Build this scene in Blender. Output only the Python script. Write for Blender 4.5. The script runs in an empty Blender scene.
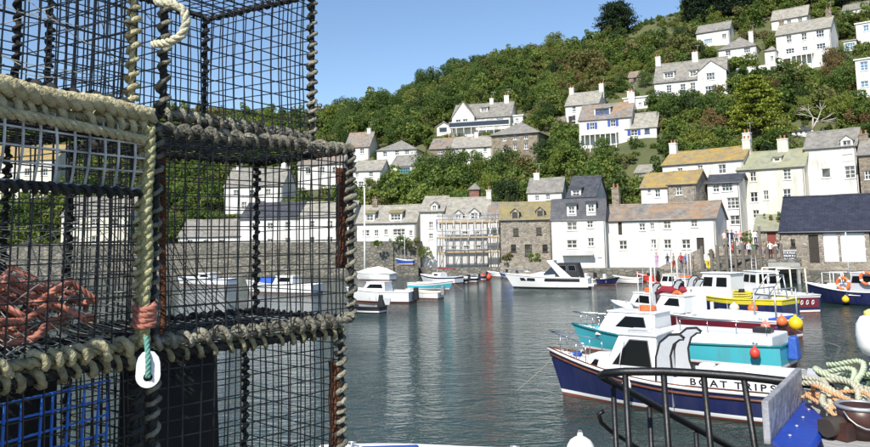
import bpy, bmesh, math, random
from mathutils import Vector, Matrix, noise
R = math.radians
random.seed(7)
scene = bpy.context.scene
COL = scene.collection

# ------------------------------------------------------------------ camera
F, CX, CY = 750.0, 435.0, 157.0          # focal length and optical centre, in pixels of an 870 x 447 frame
PITCH, ROLL, EYE = math.atan(84 / 750.0), R(-1.0), 4.5
cam_data = bpy.data.cameras.new('camera')
cam_data.sensor_fit = 'HORIZONTAL'; cam_data.sensor_width = 36.0
cam_data.lens = F / 870 * 36; cam_data.shift_y = -(223.5 - CY) / 870
cam_data.clip_start = 0.05; cam_data.clip_end = 3000
CAM = bpy.data.objects.new('camera', cam_data); COL.objects.link(CAM)
CAMROT = (Matrix.Rotation(math.pi / 2 + PITCH, 3, 'X') @ Matrix.Rotation(ROLL, 3, 'Z'))
CAM.matrix_world = Matrix.Translation((0, 0, EYE)) @ CAMROT.to_4x4()
scene.camera = CAM

# ------------------------------------------------------------------ sky, sun, exposure
SUN_AZ, SUN_EL = 205.0, 42.0             # compass angle from +Y (clockwise) and elevation
world = bpy.data.worlds.new('World'); scene.world = world; world.use_nodes = True
wn = world.node_tree.nodes; wl = world.node_tree.links
sky = wn.new('ShaderNodeTexSky'); sky.sky_type = 'NISHITA'; sky.sun_disc = False
sky.sun_elevation = R(SUN_EL); sky.sun_rotation = R(SUN_AZ); sky.air_density = 1.0; sky.dust_density = 0.15; sky.ozone_density = 3.5
wn['Background'].inputs['Strength'].default_value = 0.13
wl.new(sky.outputs[0], wn['Background'].inputs['Color'])
sun_data = bpy.data.lights.new('sun', 'SUN'); sun_data.energy = 5.0; sun_data.angle = R(0.53); sun_data.color = (1.0, 0.94, 0.85)
SUN = bpy.data.objects.new('sun', sun_data); COL.objects.link(SUN)
to_sun = Vector((math.sin(R(SUN_AZ)) * math.cos(R(SUN_EL)), math.cos(R(SUN_AZ)) * math.cos(R(SUN_EL)), math.sin(R(SUN_EL))))
SUN.rotation_euler = to_sun.to_track_quat('Z', 'Y').to_euler(); SUN.location = to_sun * 60
vs = scene.view_settings
vs.view_transform = 'Standard'; vs.look = 'None'; vs.gamma = 1.0; vs.use_curve_mapping = False; vs.exposure = 0.3
scene.cycles.max_bounces = 8; scene.cycles.transparent_max_bounces = 12
scene.cycles.use_denoising = True

# ------------------------------------------------------------------ picture coordinates -> places
def ray(px, py):
    return CAMROT @ Vector(((px - CX) / F, -(py - CY) / F, -1))
def at(px, py, Y):                        # the point seen at (px, py), Y metres ahead
    d = ray(px, py); k = Y / d.y
    return Vector((d.x * k, Y, EYE + d.z * k))
def at_z(px, py, z=0.0):                  # ... on the level z
    d = ray(px, py); k = (z - EYE) / d.z
    return Vector((d.x * k, d.y * k, z))
def column(px, Y, z):                     # the point of height z, Y ahead, in picture column px
    py = 240.0
    for _ in range(6):
        p = at(px, py, Y); py -= (z - p.z) / Y * F
    p = at(px, py, Y); return Vector((p.x, Y, z))
def lerp_table(tab, x):
    if x <= tab[0][0]: return tab[0][1]
    for (a, va), (b, vb) in zip(tab, tab[1:]):
        if x <= b: return va + (vb - va) * (x - a) / (b - a)
    return tab[-1][1]

# ------------------------------------------------------------------ materials
MATS = {}
def mat(name, color=(.5, .5, .5), rough=.7, metal=0.0, var=0.0, scale=3.0, color2=None, bump=0.0, bscale=None, spec=.5, coords='Object', detail=6, streak=False, lo=.35, hi=.65):
    m = bpy.data.materials.new(name); m.use_nodes = True; MATS[name] = m
    nt = m.node_tree; n = nt.nodes; L = nt.links; b = n['Principled BSDF']
    b.inputs['Base Color'].default_value = (*color, 1); b.inputs['Roughness'].default_value = rough
    b.inputs['Metallic'].default_value = metal; b.inputs['Specular IOR Level'].default_value = spec
    if var or color2 or bump:
        tc = n.new('ShaderNodeTexCoord'); mp = n.new('ShaderNodeMapping'); L.new(tc.outputs[coords], mp.inputs[0])
        if streak: mp.inputs['Scale'].default_value = (1, 1, .18)
        nz = n.new('ShaderNodeTexNoise'); nz.inputs['Scale'].default_value = scale; nz.inputs['Detail'].default_value = detail
        nz.inputs['Roughness'].default_value = .65
        L.new(mp.outputs[0], nz.inputs['Vector'])
    if var or color2:
        c2 = color2 or tuple(max(0, c * (1 - var)) for c in color)
        rp = n.new('ShaderNodeValToRGB'); rp.color_ramp.elements[0].position = lo; rp.color_ramp.elements[1].position = hi
        rp.color_ramp.elements[0].color = (*c2, 1); rp.color_ramp.elements[1].color = (*color, 1)
        L.new(nz.outputs['Fac'], rp.inputs[0]); L.new(rp.outputs[0], b.inputs['Base Color'])
    if bump:
        nb = nz
        if bscale:
            nb = n.new('ShaderNodeTexNoise'); nb.inputs['Scale'].default_value = bscale; nb.inputs['Detail'].default_value = 5
            L.new(tc.outputs[coords], nb.inputs['Vector'])
        bp = n.new('ShaderNodeBump'); bp.inputs['Strength'].default_value = bump; bp.inputs['Distance'].default_value = .05
        L.new(nb.outputs['Fac'], bp.inputs['Height']); L.new(bp.outputs[0], b.inputs['Normal'])
    return m

def slate_mat(name, base, alt, lichen=None, amount=.5, bw=.32, bh=.2, lscale=.45):
    """slates laid in courses (UV in metres), lichen growing over them in patches"""
    m = bpy.data.materials.new(name); m.use_nodes = True; MATS[name] = m
    nt = m.node_tree; n = nt.nodes; L = nt.links; b = n['Principled BSDF']; b.inputs['Roughness'].default_value = .62
    tc = n.new('ShaderNodeTexCoord')
    br = n.new('ShaderNodeTexBrick'); br.inputs['Scale'].default_value = 1; br.inputs['Brick Width'].default_value = bw
    br.inputs['Row Height'].default_value = bh; br.inputs['Mortar Size'].default_value = .012
    br.inputs['Color1'].default_value = (*base, 1); br.inputs['Color2'].default_value = (*alt, 1)
    br.inputs['Mortar'].default_value = (*[c * .45 for c in base], 1)
    L.new(tc.outputs['UV'], br.inputs['Vector'])
    nz = n.new('ShaderNodeTexNoise'); nz.inputs['Scale'].default_value = 1.3; nz.inputs['Detail'].default_value = 7; nz.inputs['Roughness'].default_value = .7
    L.new(tc.outputs['Object'], nz.inputs['Vector'])
    mx = n.new('ShaderNodeMix'); mx.data_type = 'RGBA'; mx.blend_type = 'MULTIPLY'; mx.inputs[0].default_value = .7
    rp = n.new('ShaderNodeValToRGB'); rp.color_ramp.elements[0].position = .33; rp.color_ramp.elements[0].color = (.42, .42, .43, 1)
    rp.color_ramp.elements[1].position = .66; rp.color_ramp.elements[1].color = (1.45, 1.42, 1.33, 1)
    L.new(nz.outputs['Fac'], rp.inputs[0]); L.new(br.outputs['Color'], mx.inputs[6]); L.new(rp.outputs[0], mx.inputs[7])
    out = mx.outputs[2]
    if lichen:
        n2 = n.new('ShaderNodeTexNoise'); n2.inputs['Scale'].default_value = lscale; n2.inputs['Detail'].default_value = 12; n2.inputs['Roughness'].default_value = .82
        L.new(tc.outputs['Object'], n2.inputs['Vector'])
        r2 = n.new('ShaderNodeValToRGB'); r2.color_ramp.elements[0].position = 1 - amount - .1; r2.color_ramp.elements[1].position = 1 - amount + .12
        L.new(n2.outputs['Fac'], r2.inputs[0])
        m2 = n.new('ShaderNodeMix'); m2.data_type = 'RGBA'
        lc = n.new('ShaderNodeMix'); lc.data_type = 'RGBA'; L.new(nz.outputs['Fac'], lc.inputs[0])
        lc.inputs[6].default_value = (*lichen[0], 1); lc.inputs[7].default_value = (*lichen[1], 1)
        L.new(r2.outputs[0], m2.inputs[0]); L.new(out, m2.inputs[6]); L.new(lc.outputs[2], m2.inputs[7]); out = m2.outputs[2]
    L.new(out, b.inputs['Base Color'])
    bp = n.new('ShaderNodeBump'); bp.inputs['Strength'].default_value = .5; bp.inputs['Distance'].default_value = .03
    L.new(br.outputs['Fac'], bp.inputs['Height']); bp.invert = True; L.new(bp.outputs[0], b.inputs['Normal'])
    return m

def stone_mat(name, c1, c2, mortar, size=.45, bump=.8):
    m = bpy.data.materials.new(name); m.use_nodes = True; MATS[name] = m
    nt = m.node_tree; n = nt.nodes; L = nt.links; b = n['Principled BSDF']; b.inputs['Roughness'].default_value = .85
    tc = n.new('ShaderNodeTexCoord'); mp = n.new('ShaderNodeMapping'); mp.inputs['Scale'].default_value = (1 / size, 1 / size, 1.7 / size)
    L.new(tc.outputs['Object'], mp.inputs[0])
    v = n.new('ShaderNodeTexVoronoi'); v.inputs['Scale'].default_value = 1; L.new(mp.outputs[0], v.inputs['Vector'])
    e = n.new('ShaderNodeTexVoronoi'); e.feature = 'DISTANCE_TO_EDGE'; e.inputs['Scale'].default_value = 1; L.new(mp.outputs[0], e.inputs['Vector'])
    mx = n.new('ShaderNodeMix'); mx.data_type = 'RGBA'; mx.inputs[6].default_value = (*c1, 1); mx.inputs[7].default_value = (*c2, 1)
    sp = n.new('ShaderNodeSeparateColor'); L.new(v.outputs['Color'], sp.inputs[0]); L.new(sp.outputs[0], mx.inputs[0])
    nz = n.new('ShaderNodeTexNoise'); nz.inputs['Scale'].default_value = 1.1; nz.inputs['Detail'].default_value = 8; L.new(tc.outputs['Object'], nz.inputs['Vector'])
    mm = n.new('ShaderNodeMix'); mm.data_type = 'RGBA'; mm.blend_type = 'MULTIPLY'; mm.inputs[0].default_value = .8
    r1 = n.new('ShaderNodeValToRGB'); r1.color_ramp.elements[0].position = .3; r1.color_ramp.elements[0].color = (.5, .5, .48, 1); r1.color_ramp.elements[1].position = .7
    r1.color_ramp.elements[1].color = (1.15, 1.12, 1.05, 1)
    L.new(nz.outputs['Fac'], r1.inputs[0]); L.new(mx.outputs[2], mm.inputs[6]); L.new(r1.outputs[0], mm.inputs[7])
    rr = n.new('ShaderNodeValToRGB'); rr.color_ramp.elements[0].position = .02; rr.color_ramp.elements[1].position = .09
    L.new(e.outputs['Distance'], rr.inputs[0])
    m3 = n.new('ShaderNodeMix'); m3.data_type = 'RGBA'; L.new(rr.outputs[0], m3.inputs[0]); m3.inputs[6].default_value = (*mortar, 1); L.new(mm.outputs[2], m3.inputs[7])
    L.new(m3.outputs[2], b.inputs['Base Color'])
    bp = n.new('ShaderNodeBump'); bp.inputs['Strength'].default_value = bump; bp.inputs['Distance'].default_value = .06
    L.new(rr.outputs[0], bp.inputs['Height']); L.new(bp.outputs[0], b.inputs['Normal'])
    return m

mat('white_wall', (.68, .67, .64), .8, color2=(.36, .345, .30), scale=1.1, bump=.2, bscale=7, streak=True, lo=.27, hi=.5, detail=10)
mat('cream_wall', (.68, .65, .55), .8, color2=(.38, .35, .28), scale=1.1, bump=.2, bscale=7, streak=True, lo=.27, hi=.5, detail=10)
mat('grey_render', (.60, .59, .57), .85, var=.25, scale=.8, bump=.15, bscale=9, streak=True)
stone_mat('stone_wall', (.36, .31, .25), (.20, .18, .155), (.42, .39, .33))
stone_mat('brown_stone', (.33, .27, .20), (.19, .155, .12), (.34, .31, .26), .5)
stone_mat('quay_stone', (.27, .25, .21), (.15, .145, .125), (.10, .10, .085), .7)
stone_mat('brick_wall', (.34, .12, .08), (.24, .09, .06), (.3, .26, .22), .25)
slate_mat('slate', (.235, .225, .21), (.30, .285, .26), ((.22, .20, .12), (.36, .35, .30)), .42)
slate_mat('pale_slate', (.31, .295, .265), (.39, .37, .33), ((.30, .28, .17), (.42, .40, .33)), .45)
slate_mat('dark_slate', (.055, .06, .075), (.085, .09, .105), None)
slate_mat('navy_slate', (.018, .022, .045), (.03, .035, .06), ((.10, .10, .12), (.2, .2, .22)), .25, .6, .3)
slate_mat('lichen_slate', (.20, .19, .17), (.26, .24, .2), ((.36, .21, .035), (.46, .34, .09)), .53, lscale=.7)
slate_mat('moss_slate', (.2, .19, .16), (.25, .24, .19), ((.27, .21, .06), (.36, .29, .11)), .53, lscale=.7)
slate_mat('orange_patch_slate', (.2, .2, .2), (.27, .265, .25), ((.36, .17, .05), (.42, .27, .13)), .47, lscale=.3)
slate_mat('green_slate', (.25, .26, .22), (.31, .32, .27), ((.27, .28, .15), (.38, .37, .25)), .55)
mat('glass', (.018, .022, .026), .06, spec=.9)
mat('curtained_glass', (.11, .11, .10), .12, spec=.8, color2=(.025, .025, .025), scale=2.2, lo=.42, hi=.5)
mat('blue_glass', (.10, .22, .33), .08, spec=.9)
mat('white_paint', (.82, .82, .80), .45, var=.08, scale=2)
mat('blue_paint', (.03, .07, .32), .5)
mat('turquoise_paint', (.12, .45, .48), .5)
mat('black_paint', (.012, .012, .014), .35, bump=.1, bscale=60)
mat('dark_wood', (.05, .04, .032), .8, var=.4, scale=5)
mat('red_door', (.22, .05, .035), .6)
mat('terracotta', (.38, .17, .09), .8)
mat('pile_wood', (.21, .185, .15), .9, color2=(.10, .09, .075), scale=2.5, bump=.4, streak=True)
mat('scaffold_board', (.50, .36, .20), .8, var=.3, scale=3)
mat('galvanised', (.48, .49, .50), .45, .7)
mat('concrete', (.40, .39, .37), .85, var=.25, scale=2.2, bump=.25, bscale=30)
mat('soil', (.065, .085, .03), .95, color2=(.12, .12, .05), scale=.12, bump=.5, bscale=1.2)
# ------------------------------------------------------------------ mesh collecting
class MB:
    def __init__(s): s.v = []; s.f = []; s.m = []; s.sm = []
    def vert(s, *p): s.v.append(tuple(p) if len(p) == 3 else tuple(p[0])); return len(s.v) - 1
    def face(s, idx, m=0, smooth=False): s.f.append(tuple(idx)); s.m.append(m); s.sm.append(smooth)
    def poly(s, pts, m=0): s.face([s.vert(p) for p in pts], m)
    def box(s, x0, x1, y0, y1, z0, z1, m=0):
        i = len(s.v)
        for z in (z0, z1): s.v += [(x0, y0, z), (x1, y0, z), (x1, y1, z), (x0, y1, z)]
        for q in ((3, 2, 1, 0), (4, 5, 6, 7), (0, 1, 5, 4), (1, 2, 6, 5), (2, 3, 7, 6), (3, 0, 4, 7)): s.face([i + k for k in q], m)
    def hexa(s, lo, hi, m=0):             # two quads of 4 points, lower and upper
        i = len(s.v); s.v += [tuple(p) for p in lo] + [tuple(p) for p in hi]
        for q in ((3, 2, 1, 0), (4, 5, 6, 7), (0, 1, 5, 4), (1, 2, 6, 5), (2, 3, 7, 6), (3, 0, 4, 7)): s.face([i + k for k in q], m)
    def tube(s, pts, r, n=6, m=0, cap=True, closed=False):
        pts = [Vector(p) for p in pts]; N = len(pts); rr = r if isinstance(r, (list, tuple)) else [r] * N
        up = None; i0 = len(s.v)
        for k, p in enumerate(pts):
            a = pts[k - 1] if (k > 0 or closed) else p; b = pts[(k + 1) % N] if (k < N - 1 or closed) else p
            t = (b - a).normalized()
            if up is None: up = t.orthogonal().normalized()
            else:
                up = up - t * up.dot(t); up = up.normalized() if up.length > 1e-6 else t.orthogonal().normalized()
            w = t.cross(up)
            for j in range(n):
                c, q = math.cos(2 * math.pi * j / n), math.sin(2 * math.pi * j / n)
                s.v.append(tuple(p + (up * c + w * q) * rr[k]))
        for k in range(N if closed else N - 1):
            for j in range(n):
                a, b = i0 + k * n, i0 + ((k + 1) % N) * n
                s.face((a + j, a + (j + 1) % n, b + (j + 1) % n, b + j), m, n > 4)
        if cap and not closed:
            s.face([i0 + j for j in reversed(range(n))], m); s.face([i0 + (N - 1) * n + j for j in range(n)], m)
    def lathe(s, prof, n=12, m=0, c=(0, 0, 0), smooth=True):   # (radius, z) pairs about a vertical axis at c
        i0 = len(s.v)
        for r, z in prof:
            for j in range(n): s.v.append((c[0] + r * math.cos(2 * math.pi * j / n), c[1] + r * math.sin(2 * math.pi * j / n), c[2] + z))
        for k in range(len(prof) - 1):
            for j in range(n):
                a, b = i0 + k * n, i0 + (k + 1) * n
                s.face((a + j, a + (j + 1) % n, b + (j + 1) % n, b + j), m, smooth)
        s.face([i0 + j for j in reversed(range(n))], m); s.face([i0 + (len(prof) - 1) * n + j for j in range(n)], m)
    def rope(s, pts, rad, pitch=None, strands=3, n=5, m=0, seg=8):
        """strands laid up around a path"""
        pts = [Vector(p) for p in pts]; pitch = pitch or rad * 7
        ln = [0]
        for a, b in zip(pts, pts[1:]): ln.append(ln[-1] + (b - a).length)
        tot = ln[-1]; N = max(4, int(tot / pitch * seg)); path = []; j = 0
        for k in range(N + 1):
            d = tot * k / N
            while j < len(pts) - 2 and ln[j + 1] < d: j += 1
            t = (d - ln[j]) / max(1e-9, ln[j + 1] - ln[j]); path.append(pts[j].lerp(pts[j + 1], t))
        up = None; fr = []
        for k, p in enumerate(path):
            t = (path[min(N, k + 1)] - path[max(0, k - 1)]).normalized()
            up = t.orthogonal().normalized() if up is None else (up - t * up.dot(t)).normalized()
            fr.append((up, t.cross(up)))
        for q in range(strands):
            c = []
            for k, p in enumerate(path):
                an = 2 * math.pi * (k / seg + q / strands); c.append(p + (fr[k][0] * math.cos(an) + fr[k][1] * math.sin(an)) * rad * .5)
            s.tube(c, rad * .56, n, m)
    def mesh(s, name, mats, uv=True):
        me = bpy.data.meshes.new(name); me.from_pydata(s.v, [], s.f)
        for k in mats: me.materials.append(MATS[k] if isinstance(k, str) else k)
        me.polygons.foreach_set('material_index', s.m); me.polygons.foreach_set('use_smooth', s.sm)
        if uv:
            uvl = me.uv_layers.new(name='UVMap'); dat = [0.0] * (2 * len(me.loops)); V = me.vertices
            for p in me.polygons:
                nn = p.normal; t = Vector((-nn.y, nn.x, 0))
                t = t.normalized() if t.length > .05 else Vector((1, 0, 0)); bt = nn.cross(t)
                for li in p.loop_indices:
                    c = V[me.loops[li].vertex_index].co; dat[2 * li] = c.dot(t); dat[2 * li + 1] = c.dot(bt)
            uvl.data.foreach_set('uv', dat)
        me.update(); return me
    def build(s, name, mats, parent=None, uv=True):
        if isinstance(mats, str): mats = [mats]
        o = bpy.data.objects.new(name, s.mesh(name, mats, uv)); COL.objects.link(o)
        if parent is not None: o.parent = parent
        return o
def tag(o, label=None, cat=None, group=None, kind=None):
    if label: o['label'] = label
    if cat: o['category'] = cat
    if group: o['group'] = group
    if kind: o['kind'] = kind
    return o
def thing(name, label, cat, loc=(0, 0, 0), rz=0.0, group=None):
    o = bpy.data.objects.new(name, None); COL.objects.link(o); o.empty_display_size = .2
    o.location = loc; o.rotation_euler = (0, 0, rz); return tag(o, label, cat, group)
def share(name, me, parent=None, loc=(0, 0, 0), rot=(0, 0, 0), scale=(1, 1, 1)):
    o = bpy.data.objects.new(name, me); COL.objects.link(o)
    if parent is not None: o.parent = parent
    o.location = loc; o.rotation_euler = rot; o.scale = scale
    return o
def copy_tree(o, parent=None):
    c = o.copy(); COL.objects.link(c); c.parent = parent
    for ch in list(o.children): copy_tree(ch, c)
    return c

# ------------------------------------------------------------------ the hillside
CREST = [(-900, 128), (-200, 122), (0, 120), (200, 120), (300, 122), (345, 120), (380, 108), (410, 100), (440, 90), (487, 71), (520, 62), (560, 52), (600, 42),
         (640, 27), (690, 13), (760, -12), (870, -45), (1000, -70), (1500, -90)]
FOOT = [(-900, 118), (300, 114), (430, 109), (560, 104), (700, 99), (870, 95), (1500, 90)]
YC = 200.0
CZ = [(px, at(px, py, YC).z) for px, py in CREST]
def hill(X, Y):
    px = CX + F * X / Y; y0 = lerp_table(FOOT, px); zc = lerp_table(CZ, px); t = (Y - y0) / (YC - y0)
    if t < 0: return 2.0 + max(-4.5, (Y - y0) * .6)
    if t > 1: z = zc - (Y - YC) * .06
    else: z = 2.0 + (zc - 2.0) * (t ** .95)
    k = min(1, t * 4)
    return z + k * (1.6 * noise.noise((X * .035, Y * .035, 1.0)) + .5 * noise.noise((X * .12, Y * .12, 7.0)))
def hill_hit(px, py):
    Y = 92.0
    while Y < 320:
        p = at(px, py, Y)
        if p.z <= hill(p.x, Y): break
        Y += .5
    p = at(px, py, Y); return Vector((p.x, Y, hill(p.x, Y)))
def build_hill():
    mb = MB(); cols = list(range(-900, 1521, 12)); rows = [100 + i * 2.5 for i in range(64)] + [265, 280, 300, 330]
    for Y in rows:
        for c in cols:
            X = (c - CX) / F * Y; mb.v.append((X, Y, hill(X, Y)))
    n = len(cols)
    for j in range(len(rows) - 1):
        for i in range(n - 1): mb.face((j * n + i, j * n + i + 1, (j + 1) * n + i + 1, (j + 1) * n + i), 0, True)
    tag(mb.build('hillside', 'soil', uv=False), kind='structure')
build_hill()

# harbour water
def build_water():
    m = bpy.data.materials.new('water'); m.use_nodes = True; MATS['water'] = m
    n = m.node_tree.nodes; L = m.node_tree.links; b = n['Principled BSDF']
    b.inputs['Base Color'].default_value = (.020, .044, .038, 1); b.inputs['Roughness'].default_value = .05; b.inputs['IOR'].default_value = 1.33
    tc = n.new('ShaderNodeTexCoord')
    mp = n.new('ShaderNodeMapping'); mp.inputs['Rotation'].default_value = (0, 0, R(-25)); mp.inputs['Scale'].default_value = (1.0, 1.9, 1); L.new(tc.outputs['Object'], mp.inputs[0])
    h = None
    for sc, st, dist in ((.5, .9, 1.2), (1.5, .75, .9), (4.2, .30, .6)):
        z = n.new('ShaderNodeTexNoise'); z.inputs['Scale'].default_value = sc; z.inputs['Detail'].default_value = 3; z.inputs['Distortion'].default_value = dist
        L.new(mp.outputs[0], z.inputs['Vector'])
        mu = n.new('ShaderNodeMath'); mu.operation = 'MULTIPLY'; mu.inputs[1].default_value = st; L.new(z.outputs['Fac'], mu.inputs[0])
        if h is None: h = mu.outputs[0]
        else:
            ad = n.new('ShaderNodeMath'); L.new(h, ad.inputs[0]); L.new(mu.outputs[0], ad.inputs[1]); h = ad.outputs[0]
    bp = n.new('ShaderNodeBump'); bp.inputs['Strength'].default_value = 1.0; bp.inputs['Distance'].default_value = .16
    lane = n.new('ShaderNodeTexNoise'); lane.inputs['Scale'].default_value = .055; lane.inputs['Detail'].default_value = 4; lane.inputs['Distortion'].default_value = .8; L.new(mp.outputs[0], lane.inputs['Vector'])
    lm = n.new('ShaderNodeMapRange'); lm.inputs[1].default_value = .36; lm.inputs[2].default_value = .62; lm.inputs[3].default_value = .45; lm.inputs[4].default_value = 1.0; L.new(lane.outputs['Fac'], lm.inputs[0]); L.new(lm.outputs[0], bp.inputs['Strength'])
    L.new(h, bp.inputs['Height']); L.new(bp.outputs[0], b.inputs['Normal'])
    mb = MB(); mb.poly([(-260, -60, 0), (260, -60, 0), (260, 130, 0), (-260, 130, 0)])
    tag(mb.build('harbour_water', 'water'), kind='structure')
build_water()

# the far quay: one long sheet of stone with a front wall
def prism(mb, pts, z0, z1, m=0):          # outline counter-clockwise from above
    n = len(pts); i = len(mb.v)
    mb.v += [(p[0], p[1], z0) for p in pts] + [(p[0], p[1], z1) for p in pts]
    mb.face([i + n + k for k in range(n)], m); mb.face([i + n - 1 - k for k in range(n)], m)
    for k in range(n): mb.face((i + k, i + (k + 1) % n, i + n + (k + 1) % n, i + n + k), m)
def flat(px, Y): return ((px - CX) / F * Y, Y)
QUAY_Z = 1.0
mb = MB()
fr = [(-900, 118), (300, 112), (416, 104), (424, 99), (500, 95), (556, 90), (602, 86), (700, 80), (718, 77), (790, 73), (900, 66), (1500, 50)]
prism(mb, [flat(*p) for p in fr] + [flat(1500, 112), flat(-900, 126)], -2.5, QUAY_Z)
tag(mb.build('far_quay', 'quay_stone'), kind='structure')
# ------------------------------------------------------------------ houses
FOOTPRINTS = []
mat('grey_trim', (.22, .22, .22), .5)
def wall_panel(mb, O, U, V, w, h, holes, inward, m=0, reveal=.21):
    """rectangular wall with real openings and reveals; holes are (u0, u1, v0, v1)"""
    us = sorted({0, w, *[x for q in holes for x in q[:2]]}); vs_ = sorted({0, h, *[x for q in holes for x in q[2:4]]})
    P = lambda u, v, d=0: O + U * u + V * v + inward * d
    for a, b in zip(us, us[1:]):
        for c, d in zip(vs_, vs_[1:]):
            if any(q[0] <= a and b <= q[1] and q[2] <= c and d <= q[3] for q in holes): continue
            mb.poly([P(a, c), P(b, c), P(b, d), P(a, d)], m)
    for a, b, c, d in holes:
        mb.poly([P(a, c), P(a, d), P(a, d, reveal), P(a, c, reveal)], m); mb.poly([P(b, d), P(b, c), P(b, c, reveal), P(b, d, reveal)], m)
        mb.poly([P(a, d), P(b, d), P(b, d, reveal), P(a, d, reveal)], m); mb.poly([P(b, c), P(a, c), P(a, c, reveal), P(b, c, reveal)], m)

def bars(mb, O, U, V, N, u0, u1, v0, v1, d0, d1, m=0):        # a box in wall coordinates (N points outwards)
    lo = [O + U * u0 + V * v0 + N * d for d in ()]
    c = lambda u, v, d: O + U * u + V * v + N * d
    mb.hexa([c(u0, v0, d1), c(u1, v0, d1), c(u1, v0, d0), c(u0, v0, d0)], [c(u0, v1, d1), c(u1, v1, d1), c(u1, v1, d0), c(u0, v1, d0)], m)

def add_window(parent, O, U, V, N, u0, u1, v0, v1, style='sash', sub=False):
    """frame with glazing bars set back in the opening; the glass is its own piece"""
    fm = {'sash': 'white_paint', 'plain': 'white_paint', 'blue': 'blue_paint', 'bluebright': 'white_paint', 'dark': 'dark_wood', 'shut': 'white_paint', 'turq': 'turquoise_paint'}[style]
    w, h = u1 - u0, v1 - v0; t = min(.07, w * .11, h * .11); bd = t * .45
    nx = 1 if style in ('dark', 'plain') else max(2, round(w / .5)); ny = 1 if style in ('plain',) else max(2, round(h / .55))
    mb = MB()
    for a in ((u0, u0 + t, v0, v1), (u1 - t, u1, v0, v1), (u0 + t, u1 - t, v0, v0 + t), (u0 + t, u1 - t, v1 - t, v1)): bars(mb, O, U, V, N, *a, -.2, -.12)
    for k in range(1, nx): bars(mb, O, U, V, N, u0 + w * k / nx - bd, u0 + w * k / nx + bd, v0 + t, v1 - t, -.195, -.135)
    for k in range(1, ny): bars(mb, O, U, V, N, u0 + t, u1 - t, v0 + h * k / ny - bd, v0 + h * k / ny + bd, -.192, -.138)
    bars(mb, O, U, V, N, u0 - .08, u1 + .08, v0 - .1, v0 - .003, -.05, .1)      # sill
    if style == 'shut':
        for a in ((u0 - .5, u0 - .02), (u1 + .02, u1 + .5)): bars(mb, O, U, V, N, *a, v0, v1, .004, .05, 1)
    f = mb.build('window', [fm, 'blue_paint'], parent)
    g = MB(); bars(g, O, U, V, N, u0 + .005, u1 - .005, v0 + .005, v1 - .005, -.209, -.17)
    g.build('pane', 'blue_glass' if style == 'bluebright' else random.choice(('glass', 'glass', 'curtained_glass')), parent if sub else f)

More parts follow.
